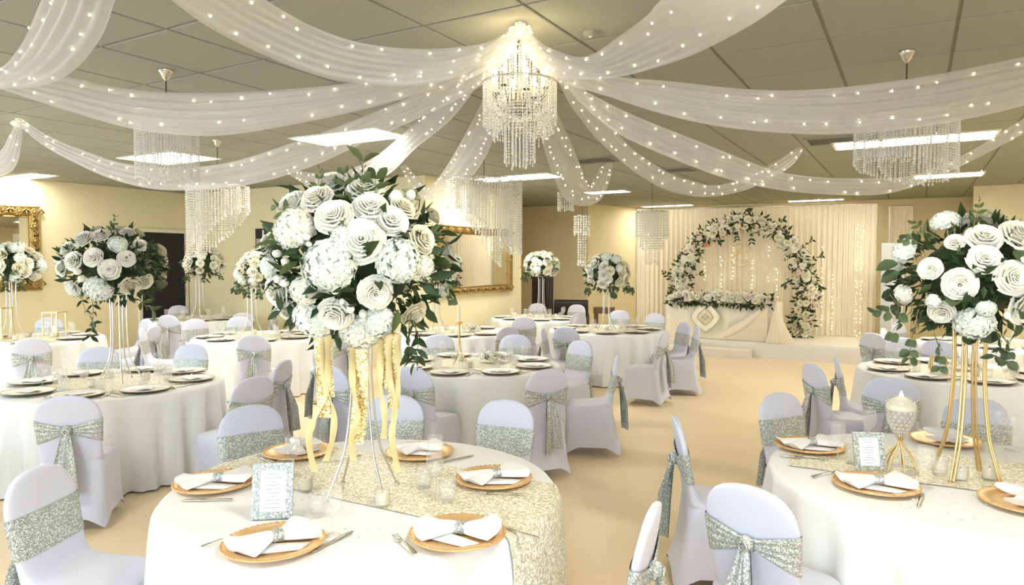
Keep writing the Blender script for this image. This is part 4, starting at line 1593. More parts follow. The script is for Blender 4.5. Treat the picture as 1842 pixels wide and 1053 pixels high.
def low_flowers(k, dx, dy, n, seed, label):
    rr = random.Random(seed)
    t = thing('low_flower_arrangement', label, 'flowers', T3(k, dx, dy, TAB_Z + .0055), 0, 'low flower arrangements')
    for i in range(n):
        a, r = rr.uniform(0, 2 * PI), .13 * math.sqrt(rr.random())
        d = Vector((r * math.cos(a) * 5, r * math.sin(a) * 5, 1)).normalized()
        link('rose', rr.choice(ROSE_LO + [HYD_LO]), t, (r * math.cos(a), r * math.sin(a), .055 + .05 * (1 - r / .13)), orient(d, a), rr.uniform(.03, .045))
    m = MB().lathe([(0, 0), (.12, 0), (.13, .02), (.10, .05), (0, .06)], 16, cap=False)
    m.build('dish', M['glass'], t)
    foliage('foliage', M['leaf2'], t, lambda: (Vector((rr.uniform(-.13, .13), rr.uniform(-.13, .13), rr.uniform(.02, .06))), Vector((0, 0, 1))), rr, .04, .07, 24)


low_flowers('middle', .18, .1, 16, 31, 'low white flowers right of the gold candle stand on the middle table')
low_flowers('mirror', .25, -.05, 12, 33, 'low white flowers on the table under the wide wall mirror')
low_flowers('rback', .1, .1, 12, 35, 'low white flowers on the table behind the crystal vase')
low_flowers('farright', -.1, 0, 12, 37, 'low white flowers on the far right table by the white board')
# gold lantern frames on the far left table
for dx, dy, h, lab in ((-.35, -.1, .42, 'tall gold lantern frame on the table under the left wall mirror'), (.18, .25, .34, 'short gold lantern frame on the table under the left wall mirror')):
    t = thing('lantern', lab, 'lantern', T3('farleft', dx, dy, TAB_Z + .0055))
    w = .10
    for sx in (-1, 1):
        for sy in (-1, 1):
            MB().box((sx * w - .008, sy * w - .008, 0), (sx * w + .008, sy * w + .008, h)).build('post', M['gold'], t, False)
    MB().box((-w - .012, -w - .012, h), (w + .012, w + .012, h + .015)).build('lid', M['gold'], t, False)
    MB().box((-w - .01, -w - .01, 0), (w + .01, w + .01, .012)).build('base', M['gold'], t, False)
    MB().lathe([(.035, .012), (.035, .15), (.01, .155)], 14).build('candle', M['candle'], t)

# ================================================================== STAGE
SA, SB = G(1263, 610, .30), G(1520, 625, .30)
SV_ = (SB - SA)
SV_.z = 0
SV_.normalize()
SU_ = Vector((-SV_.y, SV_.x, 0))
sa = SA.copy()
sa.z = 0
L0 = sa - SV_ * 1.6
L1 = Vector((SB.x, SB.y, 0)) + SV_ * .36
stage_len = (L1 - L0).length
MS = Matrix(((SV_.x, SU_.x, 0, L0.x), (SV_.y, SU_.y, 0, L0.y), (0, 0, 1, 0), (0, 0, 0, 1)))
t = thing('stage_platform', 'low stage platform skirted in white cloth under the floral arch', 'stage')
t.matrix_world = MS
MB().box((0, 0.01, .285), (stage_len, 2.6, .30)).build('deck', M['ivory'], t, False)
rows = []
rr = random.Random(4)
for z, q in ((.30, 0), (.29, .012), (.2, .02), (.1, .026), (.0, .035)):
    row = []
    for i in range(161):
        x = stage_len * i / 160
        f = (.30 - z) / .3
        row.append((x, -q - .022 * f * (math.sin(x * 7 + 1.5 * math.sin(x * 2.1)) * .5 + .5), z))
    for i in range(1, 41):
        yy = 2.6 * i / 40
        f = (.30 - z) / .3
        row.append((stage_len + q + .02 * f * math.sin(yy * 8), yy, z))
    rows.append(row)
MB().grid(rows).build('skirt', M['stagecloth'], t)
# step
p = G(1343, 649)
loc = MS.inverted() @ Vector((p.x, p.y, 0))
t = thing('stage_step', 'white cloth-covered step in front of the stage', 'step')
t.matrix_world = MS
y0 = -.38
m = MB().box((loc.x - 1.7, y0, 0), (loc.x, -.07, .155))
o = m.build('tread_box', M['stagecloth'], t, False)
m = MB().box((loc.x - 1.705, y0 - .005, .155), (loc.x + .005, -.06, .165))
m.build('tread_cover', M['ivory'], t, False)

# backdrop curtain on a pipe stand
CA, CB = Vector((2.80, 15.60, 0)), Vector((7.36, 14.05, 0))


def curtain(name, a, b, z0, z1, nf, amp, mat, seed, label, tops=True):
    rr = random.Random(seed)
    d = (b - a).normalized()
    n = Vector((d.y, -d.x, 0))
    L = (b - a).length
    N = nf * 10
    ph = [rr.uniform(0, 6) for _ in range(4)]
    rows = []
    for z in [z1, z1 - .04, z1 - .1] + [z1 - .1 - (z1 - z0 - .1) * i / 7 for i in range(1, 8)]:
        f = (z1 - z) / (z1 - z0)
        row = []
        for i in range(N + 1):
            s = i / N
            w = math.sin(2 * PI * nf * s + 1.3 * math.sin(9 * s + ph[0])) * (.55 + .45 * math.sin(21 * s + ph[1] + .5 * f)) + .35 * math.sin(2 * PI * nf * 2.1 * s + ph[2])
            q = a + d * (L * s) + n * (amp * (.45 + .75 * f) * w)
            row.append((q.x, q.y, z))
        rows.append(row)
    t = thing(name, label, 'curtain')
    MB().grid(rows).build('drape', mat, t)
    pm = MB()
    pm.tube([a + Vector((0, 0, z1 + .012)), b + Vector((0, 0, z1 + .012))], .018, 8)
    pm.build('rod', M['silver'], t)
    for q in (a, b):
        MB().tube([q - n * .06 + Vector((0, 0, .30 if z0 > .2 else 0)), q - n * .06 + Vector((0, 0, z1 + .01))], .02, 8).build('upright', M['silver'], t)
    return t


curtain('backdrop_curtain', CA, CB, .315, 2.995, 46, .045, M['curtain'], 5, 'long ivory pleated backdrop curtain behind the floral arch')
curtain('side_curtain', Vector((8.35, 15.4, 0)), Vector((8.78, 15.25, 0)), .02, 3.05, 7, .03, M['curtain'], 8, 'narrow grey-white curtain right of the stage backdrop')
# strings of fairy lights down the curtain
bl = MB()
cd_ = (CB - CA).normalized()
cnn = Vector((cd_.y, -cd_.x, 0))
for q, (px, y0, y1) in enumerate([(1268, 432, 520), (1297, 450, 520), (1318, 440, 520), (1352, 455, 520), (1382, 440, 545), (1397, 470, 560), (1478, 440, 600), (1497, 490, 595), (1540, 390, 605), (1548, 400, 600)]):
    p = on_wall(px, CA, CB) + cnn * .095
    m = MB()
    rr = random.Random(q)
    zt, zb = zat(y0, p.y), zat(y1, p.y)
    n = int((zt - zb) / .085)
    m.tube([(p.x, p.y, 2.98), (p.x, p.y, zb)], .0015, 4)
    t = thing('fairy_light_string', 'vertical fairy light string on the backdrop curtain, number %s from the left' % 'one two three four five six seven eight nine ten'.split()[q], 'fairy lights', (0, 0, 0), 0, 'fairy light strings on the curtain')
    m.build('wire', M['silver'], t)
    m = MB()
    for i in range(n):
        if rr.random() < .75:
            m.ball((p.x + rr.uniform(-.02, .02), p.y - .006, zb + (zt - zb) * (i + rr.random() * .6) / n), .0085, 6, 4)
    stuff(m.build('bulb', M['fairy'], t))

# floral arch
def arch_depth(px):
    return on_wall(px, CA, CB).y - .45


path_px = [(1225, 600), (1224, 545), (1224, 495), (1242, 455), (1272, 424), (1312, 404), (1352, 400), (1393, 416), (1428, 450), (1447, 498), (1450, 548), (1438, 602)]
path = [P(x, y, arch_depth(x)) for x, y in path_px]
base = path[-1].copy()
base.z = .302
t = thing('floral_arch', 'tall round arch covered in white roses and dark leaves on the stage', 'flowers', base)
q = spline([p - base for p in path], 120)
for p in q:
    p.z = max(p.z, .0)
MB().tube(q, .02, 8).build('hoop', M['gold'], t)
rr = random.Random(41)
adir = cd_


def thick(i):
    f = i / 119
    return .17 + .06 * (f > .72) + .04 * max(0, 1 - abs(f - .2) / .2)


for _ in range(235):
    i = rr.randrange(120)
    w = thick(i)
    a = rr.uniform(0, 2 * PI)
    tan = (q[min(i + 1, 119)] - q[max(i - 1, 0)]).normalized()
    nrm = tan.cross(cnn).normalized()
    o = (nrm * math.cos(a) + cnn * (.35 + abs(math.sin(a)))).normalized()
    p = q[i] + o * w * rr.uniform(.7, 1.0)
    if p.z < .05:
        p.z = rr.uniform(.05, .12)
    r = rr.choice([.045, .055, .065, .075])
    me = rr.choice(ROSE_LO + ROSE_BL + [ROSE_LO[0], ROSE_LO[1]])
    link('rose', me, t, p, orient((o + cnn * 1.1).normalized(), a), r)
p = P(1271, 440, arch_depth(1271) - .12) - base
link('rose', ROSE_CO, t, p, orient(cnn), .05)['label'] = 'single coral rose'


def apt():
    i = rr.randrange(120)
    w = thick(i)
    o = Vector((rr.gauss(0, 1), rr.gauss(0, 1), rr.gauss(0, 1))).normalized()
    p = q[i] + o * w * rr.uniform(.3, 1.12)
    p.z = max(p.z, .03)
    return p, o


foliage('foliage', M['leaf'], t, apt, rr, .08, .15, 2000)
foliage('filler_foliage', M['leaf2'], t, apt, rr, .06, .12, 450)
for px, py, ex, ey in ((1208, 505, 1194, 490), (1240, 500, 1262, 492), (1440, 450, 1460, 432), (1465, 505, 1478, 520), (1420, 500, 1410, 515), (1350, 385, 1348, 378), (1400, 400, 1410, 395), (1460, 470, 1478, 460), (1280, 430, 1296, 436), (1350, 402, 1352, 436), (1322, 404, 1326, 430)):
    sprig(t, [P(px, py, arch_depth(px) - .1) - base, P((px + ex) / 2, (py + ey) / 2 - 1, arch_depth(px) - .12) - base, P(ex, ey, arch_depth(px) - .12) - base], 'dark', .10, 4, rr, r=.004)

# gold script hoop hanging in the arch
hc = P(1333, 460, arch_depth(1333))
t = thing('monogram_hoop', 'round gold script sign hanging inside the floral arch', 'sign', hc)
hx = Vector((cd_.x, cd_.y, 0))
HR = .235
rows = []
MB().tube([hx * (HR * math.cos(a)) + Vector((0, 0, HR * math.sin(a))) for a in [2 * PI * i / 40 for i in range(41)]], .007, 6).build('hoop', M['gold'], t)
def scr(pts):
    return [hx * x + Vector((0, -.004, z)) for x, z in spline([(a, b, 0) for a, b in pts], 40) for x, z in ((x, z),)] if False else [hx * v.x + Vector((0, -.004, v.y)) for v in spline([(a, b, 0) for a, b in pts], 40)]


s = MB()
s.tube(scr([(-.19, .02), (-.18, .13), (-.12, .16), (-.10, .08), (-.16, -.06), (-.10, .06), (-.02, .15), (-.03, .06), (-.08, -.02), (0, .06), (.05, .08), (.03, .0), (.07, .03), (.12, .10), (.10, .0), (.15, .02)]), .006, 6)
s.tube(scr([(-.12, -.13), (-.05, -.06), (-.03, -.12), (.0, -.15), (.04, -.08), (.03, -.14), (.08, -.15), (.11, -.08), (.10, -.15), (.16, -.11)]), .006, 6)
s.tube(scr([(-.17, -.04), (-.09, .02), (.02, .17)]), .007, 6)
s.build('script_lettering', M['gold'], t)
MB().tube([(0, 0, HR), P(1333, 402, arch_depth(1333)) - hc], .003, 5).build('hanging_wire', M['gold'], t)

# head table
ha = on_wall(1200, SA + SU_ * .18, SB + SU_ * .18)
hb = on_wall(1397, SA + SU_ * .18, SB + SU_ * .18)
hl = (hb - ha).length
MH = Matrix(((SV_.x, SU_.x, 0, ha.x), (SV_.y, SU_.y, 0, ha.y), (0, 0, 1, .302), (0, 0, 0, 1)))
HZ = .755
t = thing('head_table', 'long head table in ivory cloth on the stage below the arch', 'table')
t.matrix_world = MH
rows = []
N = 200
for z, q in ((HZ, -.02), (HZ - .008, .0), (HZ - .03, .006), (.5, .014), (.25, .03), (.005, .045)):
    row = []
    f = (HZ - z) / HZ
    for i in range(31):
        row.append((-q, .62 * (1 - i / 30), z))
    for i in range(1, N):
        x = hl * i / N
        row.append((x, -q - .020 * f * math.sin(x * 16 + math.sin(x * 5) * 1.5), z))
    for i in range(31):
        row.append((hl + q + .015 * f * math.sin(i), .62 * i / 30, z))
    rows.append(row)
MB().grid(rows).build('tablecloth', M['ivory'], t)
MB().box((0, 0, HZ - .012), (hl, .62, HZ - .001)).build('tabletop', M['ivory'], t, False)


def front_swag(x0, z0, x1, z1, sag, yy):
    """cloth panel hanging below a hem that falls from the upper right to the lower left"""
    rows, hem = [], []
    for i in range(25):
        s_ = i / 24
        x = x0 + (x1 - x0) * s_
        zt = z0 + (z1 - z0) * s_ - sag * math.sin(PI * s_)
        row = []
        for j in range(7):
            v = j / 6
            row.append((x, yy - .006 * math.sin(v * PI) - .004 * math.sin(v * 9 + i * .3) - .02 * v, zt + (.006 - zt) * v))
        rows.append(row)
        hem.append((x, yy - .004, zt))
    return MB().grid(rows).tube(hem, .012, 6)


front_swag(hl * .93, HZ - .05, hl * .40, .03, .05, -.085).build('diagonal_drape', M['ivory'], t)
front_swag(hl * .94, HZ - .05, hl * .56, .03, .09, -.112).build('diagonal_drape', M['curtain'], t)
tr = MB()
for pts in ([(.02, .55), (.22, .40), (.42, .58), (.62, .36), (.72, .30)], [(hl * .60, .30), (hl * .76, .60), (hl * .86, .42), (hl * .95, .55)]):
    tr.tube([(x, -.075 - .02 * ((HZ - z) / HZ), z) for x, z in pts], .007, 5)
tr.build('zigzag_trim', M['cloth'], t)
mx, mz = hl * .385, .435


def sup(rx, n_=1.35):
    out = []
    for i in range(48):
        a = 2 * PI * i / 48
        c_, s_ = math.cos(a), math.sin(a)
        out.append((mx + rx * math.copysign(abs(c_) ** (2 / n_), c_), mz + rx * math.copysign(abs(s_) ** (2 / n_), s_)))
    return out


for rx, y, mat, nm in ((.29, -.100, 'petal', 'medallion'), (.155, -.108, 'runner', 'medallion_centre')):
    lp = [(x, y, z) for x, z in sup(rx)]
    bk = [(x, y + .02, z) for x, z in sup(rx)]
    m = MB().fan(lp, (mx, y - .006, mz), True).grid([bk, lp], True)
    m.build(nm, M[mat], t)
for rx, r, mat in ((.29, .008, 'silver'), (.155, .009, 'gold')):
    lp = [(x, -.112, z) for x, z in sup(rx)]
    MB().tube(lp + [lp[0]], r, 6).build('medallion_trim', M[mat], t)
for dx, dz in ((0, .035), (.045, -.0), (-.045, 0), (0, -.045)):
    link('rose', ROSE_LO[1], t, (mx + dx, -.118, mz + dz), (PI / 2, 0, 0), .045)
# flared tulle at the right corner
rows = []
for i in range(9):
    f = i / 8
    row = []
    for j in range(41):
        a = -PI * .62 + PI * .78 * j / 40
        r = (.03 + .30 * f ** 1.25) * (1 + .12 * math.sin(j * 1.3) * f)
        row.append((hl - .02 + r * math.cos(a), .02 + r * math.sin(a) * .75, max(.006, HZ + .002 - (HZ - .004) * f)))
    rows.append(row)
MB().grid(rows).build('corner_tulle', M['curtain'], t)
# garland on the head table
gl = thing('flower_garland', 'white rose garland lying along the front of the head table', 'flowers')
gl.matrix_world = MH
gl.location.z = .302 + HZ + .002
rr = random.Random(51)
for _ in range(92):
    x = rr.uniform(.06, hl - .08)
    bulk = .6 + .5 * math.sin(PI * x / hl)
    z = rr.uniform(.02, .17) * bulk
    y = -.17 + .08 * rr.random() + .25 * z
    link('rose', rr.choice(ROSE_LO + ROSE_BL + [ROSE_LO[0]]), gl, (x, y, z), orient(Vector((rr.uniform(-.4, .4), -.9, .5)), x * 9), rr.choice([.04, .05, .06, .07]))


def gpt():
    x = rr.uniform(.02, hl - .05)
    z = rr.uniform(-.10, .12)
    return Vector((x, (rr.uniform(-.10, .14) if z > .02 else rr.uniform(-.12, -.07)), z)), Vector((rr.uniform(-.5, .5), -.7, .2 if z > 0 else -.5))


foliage('foliage', M['leaf'], gl, gpt, rr, .08, .14, 420)
foliage('filler_foliage', M['leaf2'], gl, gpt, rr, .06, .11, 160)

# white board leaning at the right end, black cabinet and sofa and wooden bench in the recess
p0, p1 = P(1583, 600, 13.3), P(1624, 600, 13.15)
d = (p1 - p0)
d.z = 0
w = d.length
d.normalize()
n = Vector((d.y, -d.x, 0))
t = thing('white_board', 'tall pale board leaning at the right end of the stage', 'board')
h = zat(437, 13.2)
t.matrix_world = Matrix.Translation(((p0 + p1) / 2).xy.to_3d()) @ Matrix(((d.x, -n.x, 0, 0), (d.y, -n.y, 0, 0), (0, 0, 1, 0), (0, 0, 0, 1))) @ Matrix.Rotation(math.radians(-2.5), 4, 'X')
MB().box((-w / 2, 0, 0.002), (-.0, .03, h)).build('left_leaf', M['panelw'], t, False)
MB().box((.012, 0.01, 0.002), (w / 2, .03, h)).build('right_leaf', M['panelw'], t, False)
MB().box((-.002, -.012, 0.002), (.014, .02, h)).build('edge_strip', M['white_trim'], t, False)

p0, p1 = P(962, 556, 16.4), P(990, 556, 16.4)
zt = zat(492, 16.4)
t = thing('black_cabinet', 'tall narrow black cabinet behind the small bouquet in the recess', 'cabinet', ((p0.x + p1.x) / 2, 16.4, 0), -.5)
w = (p1 - p0).length / 2
MB().box((-w, -.2, .04), (w, .2, zt)).build('body', M['black'], t, False)
MB().box((-w + .01, -.215, .06), (w - .01, -.2, zt - .02)).build('door', M['blackv'], t, False)
MB().box((-w + .02, -.19, 0), (w - .02, .19, .04)).build('plinth', M['black'], t, False)
p0, p1 = P(994, 556, 16.1), P(1046, 556, 16.1)
zt = zat(540, 16.1)
t = thing('black_sofa', 'low black sofa right of the black cabinet in the recess', 'sofa', ((p0.x + p1.x) / 2 + .05, 16.0, 0), -.25)
w = (p1 - p0).length / 2
MB().box((-w, -.1, .08), (w, .42, .42)).build('seat', M['blackv'], t, False)
m = MB()
rows = []
for x in (-w - .06, w + .06):
    rows.append([(x, .22 + .07 * math.cos(a), zt - .09 + .09 * math.sin(a)) for a in [PI * i / 8 for i in range(9)]] + [(x, .15, .3), (x, .29, .3)][::1])
m.grid(rows, True)
m.fan(rows[0], (-w - .06, .22, .6), True)
m.fan(rows[1], (w + .06, .22, .6))
m.build('backrest', M['blackv'], t)
for s in (-1, 1):
    MB().box((s * (w + .03) - .05, -.12, .08), (s * (w + .03) + .05, .3, .62)).build('armrest', M['blackv'], t, False)
    MB().box((s * w - .04, 0, 0), (s * w + .04, .08, .08)).build('foot', M['black'], t, False)
p0, p1 = P(1069, 565, 16.2), P(1104, 565, 16.2)
t = thing('wooden_bench', 'small dark wooden bench in front of the yellow pier', 'bench', ((p0.x + p1.x) / 2, 16.2, 0), -.3)
w = (p1 - p0).length / 2
zt = zat(553, 16.2)
MB().box((-w, -.15, zt - .14), (w, .15, zt)).build('top', M['wood'], t, False)
me = MB().box((-.03, -.12, 0), (.03, .12, zt - .14)).mesh('leg', M['wood'], False)
for s in (-1, 1):
    link('leg', me, t, (s * (w - .04), 0, 0))

# ================================================================== CEILING SWAGS
rrS = random.Random(61)


def swag(label, ea, eb, depths, n_light=2, seed=1, pleats=5, bulge=.12, density=.19):
    """ea / eb: upper and lower edge as seen, depths: distances spread evenly along it"""
    A = spline([(x, y, 0) for x, y in ea], 60)
    B = spline([(x, y, 0) for x, y in eb], 60)
    D = spline([(float(i), dd, 0) for i, dd in enumerate(depths)], 60)
    rr = random.Random(seed)
    NV = 26
    rows = []
    ph = rr.uniform(0, 6)
    for i in range(60):
        Y = D[i].y
        a, b = P(A[i].x, A[i].y, Y), P(B[i].x, B[i].y, Y)
        ax = (b - a)
        w = ax.length
        row = []
        for j in range(NV + 1):
            v = j / NV
            p = a + ax * v
            dep = -bulge * w * 2 * math.sin(PI * v) * .5 + w * .055 * math.sin(2 * PI * pleats * v + ph + .6 * math.sin(i * .09)) + w * .02 * math.sin(2 * PI * pleats * 2.3 * v + .1 * i)
            vv = Vector((p.x, p.y, 0)).normalized() if False else Vector((0, 1, 0))
            p = p + vv * dep
            p.z = min(p.z, CEIL - .004)
            row.append(p)
        rows.append(row)
    mid = rows[0][NV // 2]
    t = thing('ceiling_swag', label, 'drapery', (0, 0, 0), 0, 'sheer ceiling swags')
    MB().grid(rows).build('voile', M['sheer'], t)
    # fairy lights sewn along two lines
    m = MB()
    for ln in range(n_light):
        vj = (.2 + .6 * ln / max(1, n_light - 1)) if n_light > 1 else .5
        acc = 0
        for i in range(1, 60):
            seg = (rows[i][12] - rows[i - 1][12]).length
            acc += seg
            while acc > density:
                acc -= density
                if rr.random() < .12:
                    continue
                f = rr.random()
                j = min(NV, max(0, int(NV * (vj + rr.uniform(-.07, .07)))))
                p = rows[i][j].lerp(rows[i - 1][j], f) + Vector((0, -.012, -.004))
                r = .0058 * max(.8, (p.y / 4.4) ** .4)
                m.ball(p, r, 6, 4)
    stuff(m.build('fairy_lights', M['fairy'], t))
    return t


swag('wide sheer swag running from the main chandelier up to the top left corner area',
     [(360, -70), (420, -40), (480, 0), (560, 45), (650, 76), (760, 88), (860, 80), (905, 62), (925, 48)], [(215, -70), (260, -40), (308, 0), (370, 45), (440, 82), (540, 125), (620, 146), (740, 155), (830, 136), (885, 100), (930, 75)],
     [2.5, 2.9, 3.5, 4.0, 4.33], 2, 1, 6)
swag('wide sheer swag running from the main chandelier up out at the top right',
     [(1262, -70), (1188, 0), (1164, 27), (1113, 66), (1054, 103), (1000, 92), (970, 75), (945, 48)], [(1505, -70), (1415, 0), (1350, 45), (1255, 95), (1180, 122), (1110, 140), (1050, 144), (990, 139), (960, 115), (935, 78)],
     [2.5, 2.9, 3.5, 4.0, 4.33], 2, 2, 6)
swag('long fairy-lit swag from the main chandelier to the left picture edge',
     [(-120, 80), (0, 120), (125, 138), (200, 155), (300, 165), (420, 165), (540, 158), (650, 146), (760, 120), (860, 92), (920, 55)], [(-120, 120), (0, 160), (110, 196), (230, 230), (330, 243), (420, 241), (560, 217), (680, 190), (780, 160), (870, 130), (932, 80)],
     [4.7, 4.6, 4.5, 4.4, 4.4, 4.35], 2, 3, 5)
swag('sheer swag dropping steeply from the top left corner of the picture',
     [(110, -90), (90, -40), (73, 0), (50, 50), (28, 90), (0, 122), (-60, 150)], [(265, -90), (225, -40), (205, 0), (185, 55), (150, 105), (110, 138), (60, 156), (0, 160), (-60, 175)], [3.0, 3.3, 3.7, 4.1, 4.4], 2, 4, 5)
swag('long fairy-lit swag from the main chandelier to the right picture edge',
     [(945, 55), (985, 98), (1080, 134), (1200, 146), (1330, 160), (1430, 163), (1540, 155), (1680, 135), (1842, 102), (1960, 70)], [(940, 80), (985, 140), (1080, 170), (1190, 206), (1300, 230), (1440, 242), (1560, 239), (1700, 222), (1842, 190), (1960, 150)],
     [4.38, 4.4, 4.45, 4.5, 4.6, 4.8], 2, 5, 5)
swag('long low swag from the main chandelier passing behind the right bead chandelier',
     [(950, 60), (1000, 130), (1075, 176), (1150, 212), (1260, 256), (1380, 303), (1450, 317), (1530, 321), (1640, 316), (1740, 275), (1842, 213), (1960, 150)],
     [(945, 85), (1010, 148), (1050, 192), (1110, 240), (1200, 282), (1300, 320), (1400, 342), (1500, 351), (1600, 348), (1700, 312), (1842, 240), (1960, 170)], [4.4, 4.7, 5.1, 5.5, 5.9, 6.2, 6.5], 2, 6, 4)
swag('fairy-lit swag from the main chandelier looping up just above the floral arch',
     [(952, 60), (1000, 115), (1044, 150), (1078, 198), (1130, 260), (1180, 297), (1222, 318), (1288, 333), (1350, 312), (1400, 287), (1437, 262)], [(946, 85), (985, 125), (1004, 146), (1024, 185), (1072, 248), (1133, 303), (1190, 338), (1240, 352), (1290, 353), (1355, 337), (1420, 302), (1446, 268)],
     [4.42, 5.0, 5.9, 6.9, 7.8, 8.5, 9.0], 2, 7, 4)
swag('sheer swag falling right of the main chandelier and curling up over the recess',
     [(948, 70), (980, 140), (993, 180), (1024, 248), (1045, 300), (1058, 335), (1066, 325), (1078, 305), (1088, 292)], [(938, 90), (955, 170), (967, 222), (986, 291), (1010, 350), (1040, 370), (1075, 364), (1094, 335), (1104, 294)],
     [4.42, 5.2, 6.3, 7.6, 8.9, 9.8, 10.5], 2, 8, 4)
swag('sheer swag falling left of the main chandelier and looping up beside the mirror wall',
     [(918, 80), (880, 150), (863, 191), (819, 273), (790, 318), (770, 337), (750, 318), (738, 305), (731, 296)], [(932, 90), (910, 190), (894, 232), (873, 284), (839, 327), (795, 356), (762, 357), (736, 334), (720, 300)],
     [4.42, 5.2, 6.3, 7.6, 8.9, 9.9, 10.8], 2, 9, 4)
swag('sheer swag from the main chandelier sinking behind the top of the huge bouquet',
     [(915, 72), (860, 125), (819, 147), (771, 191), (720, 246), (662, 290), (600, 313), (555, 310), (515, 302)], [(930, 88), (885, 135), (860, 152), (839, 182), (805, 222), (747, 268), (703, 311), (650, 338), (600, 345), (555, 335), (520, 314)],
     [4.42, 5.2, 6.4, 7.8, 9.2, 10.4, 11.4], 2, 10, 4)
swag('long low swag between the main chandelier and the second gathering point on the left',
     [(40, 214), (90, 245), (150, 270), (230, 295), (330, 301), (420, 290), (530, 255), (640, 215), (760, 165), (850, 130), (915, 70)], [(34, 226), (75, 260), (130, 291), (200, 322), (280, 341), (370, 341), (460, 330), (560, 300), (680, 245), (790, 195), (870, 150), (928, 85)],
     [7.25, 6.9, 6.5, 6.0, 5.5, 5.0, 4.42], 2, 11, 4)
swag('short glittering swag falling from the second gathering point at the left edge',
     [(30, 216), (14, 250), (0, 272), (-50, 300)], [(40, 224), (38, 262), (30, 295), (10, 314), (-50, 325)], [7.25, 7.3, 7.5, 7.8], 2, 12, 4)
# gathering rosettes of cloth and crystals where the swags meet
for px, py, Y, s, lab in ((936, 42, None, .075, 'gathered cloth knot at the ceiling above the main chandelier'), (36, 214, None, .08, 'gathered cloth knot at the ceiling at the far left')):
    p = G(px, py, CEIL)
    t = thing('swag_knot', lab, 'drapery', (p.x, p.y, CEIL))
    MB().lathe([(s * .55, 0), (s * .55, -.012), (s * .3, -.02)], 20).build('hook_plate', M['silver'], t)
    rows = []
    for z, r in ((-.016, .30), (-.03, .75), (-.055, .95), (-.08, .7), (-.10, .35)):
        rows.append([(s * r * math.cos(a) * (1 + .18 * math.sin(9 * a)), s * r * math.sin(a) * (1 + .18 * math.sin(9 * a)), z) for a in [2 * PI * i / 72 for i in range(72)]])
    MB().grid(rows, True).build('gathered_voile', M['sheer'], t)
    m = MB()
    for i in range(14):
        a = i * 2.4
        m.ball((s * .85 * math.cos(a), s * .85 * math.sin(a), -.05 - .02 * math.sin(i)), .006, 6, 4)
    stuff(m.build('fairy_lights', M['fairy'], t))

# ================================================================== CHANDELIERS
strands = {}


def strand(n):
    if n not in strands:
        m = MB()
        for i in range(n):
            z = -.0095 * (2 * i + 1)
            m.octa((0, 0, z), .0062, .0092)
        m.octa((0, 0, -.0095 * 2 * n - .008), .008, .014)
        strands[n] = m.mesh('bead_strand', M['crystal'], False)
    return strands[n]


def hang(t, x, y, z, length, big=1.0):
    n = max(3, int(length / .019 / big))
    link('bead_strand', strand(n), t, (x, y, z), (0, 0, random.Random(int(x * 9999 + y * 77)).uniform(0, 3)), (big,) * 3)


def canopy(t, z_from, r=.055):
    MB().lathe([(r, z_from), (r * 1.02, z_from - .012), (r * .75, z_from - .03), (r * .55, z_from - .06), (r * .2, z_from - .078), (.008, z_from - .085)], 24).build('canopy', M['chrome'], t)


def hoop_part(t, R, z, r=.006):
    MB().tube([(R * math.cos(a), R * math.sin(a), z) for a in [2 * PI * i / 36 for i in range(37)]], r, 6).build('ring_frame', M['chrome'], t)


# main chandelier
pc = G(935, 42, CEIL)
t = thing('crystal_chandelier', 'glowing main crystal chandelier with candle bulbs where the swags meet', 'chandelier', (pc.x, pc.y, CEIL))
Yc = pc.y
Z = lambda py: zat(py, Yc) - CEIL
MB().tube([(0, 0, -.10), (0, 0, Z(196))], .008, 8).build('rod', M['chrome'], t)
RO = 65 * Yc / F
hoop_part(t, RO, Z(150))
hoop_part(t, RO * .72, Z(205))
hoop_part(t, RO * .45, Z(225))
MB().lathe([(.012, Z(180)), (.03, Z(188)), (.04, Z(195)), (.03, Z(203)), (.012, Z(210)), (.004, Z(216))], 16).build('hub', M['darkm'], t)
for k in range(8):
    a = 2 * PI * k / 8 + .25
    ca, sa_ = math.cos(a), math.sin(a)
    rad = .155 + .03 * (k % 2)
    zc = Z(172) - .0 + .02 * (k % 2)
    arm = MB().tube(spline([(.02 * ca, .02 * sa_, Z(196)), (.08 * ca, .08 * sa_, Z(203)), (.14 * ca, .14 * sa_, Z(192)), (rad * ca, rad * sa_, zc)], 12), .0045, 6).build('arm', M['darkm'], t)
    MB().lathe([(.005, -.004), (.022, .0), (.024, .006), (.010, .009)], 12, (rad * ca, rad * sa_, zc)).build('drip_cup', M['darkm'], arm)
    MB().lathe([(.009, .008), (.009, .075), (.0075, .078)], 10, (rad * ca, rad * sa_, zc)).build('candle_sleeve', M['candle'], arm)
    MB().lathe([(.004, .078), (.012, .092), (.014, .105), (.009, .125), (.002, .142)], 10, (rad * ca, rad * sa_, zc)).build('bulb', M['bulb'], arm)
rr = random.Random(71)
for k in range(62):
    a = 2 * PI * k / 62
    hang(t, RO * math.cos(a), RO * math.sin(a), Z(134), (215 - 134 + 14 * math.sin(a * 3) + rr.uniform(-6, 6)) * Yc / F)
for k in range(46):
    a = 2 * PI * k / 46
    hang(t, RO * .86 * math.cos(a), RO * .86 * math.sin(a), Z(150), (228 - 150 + 8 * math.sin(a * 2) + rr.uniform(-6, 8)) * Yc / F)
for k in range(44):
    a = 2 * PI * k / 44
    hang(t, RO * .72 * math.cos(a), RO * .72 * math.sin(a), Z(190), (245 - 190 + rr.uniform(-8, 10)) * Yc / F)
for k in range(24):
    a = 2 * PI * k / 24
    hang(t, RO * .42 * math.cos(a), RO * .42 * math.sin(a), Z(212), (288 - 212 + rr.uniform(-12, 10)) * Yc / F)
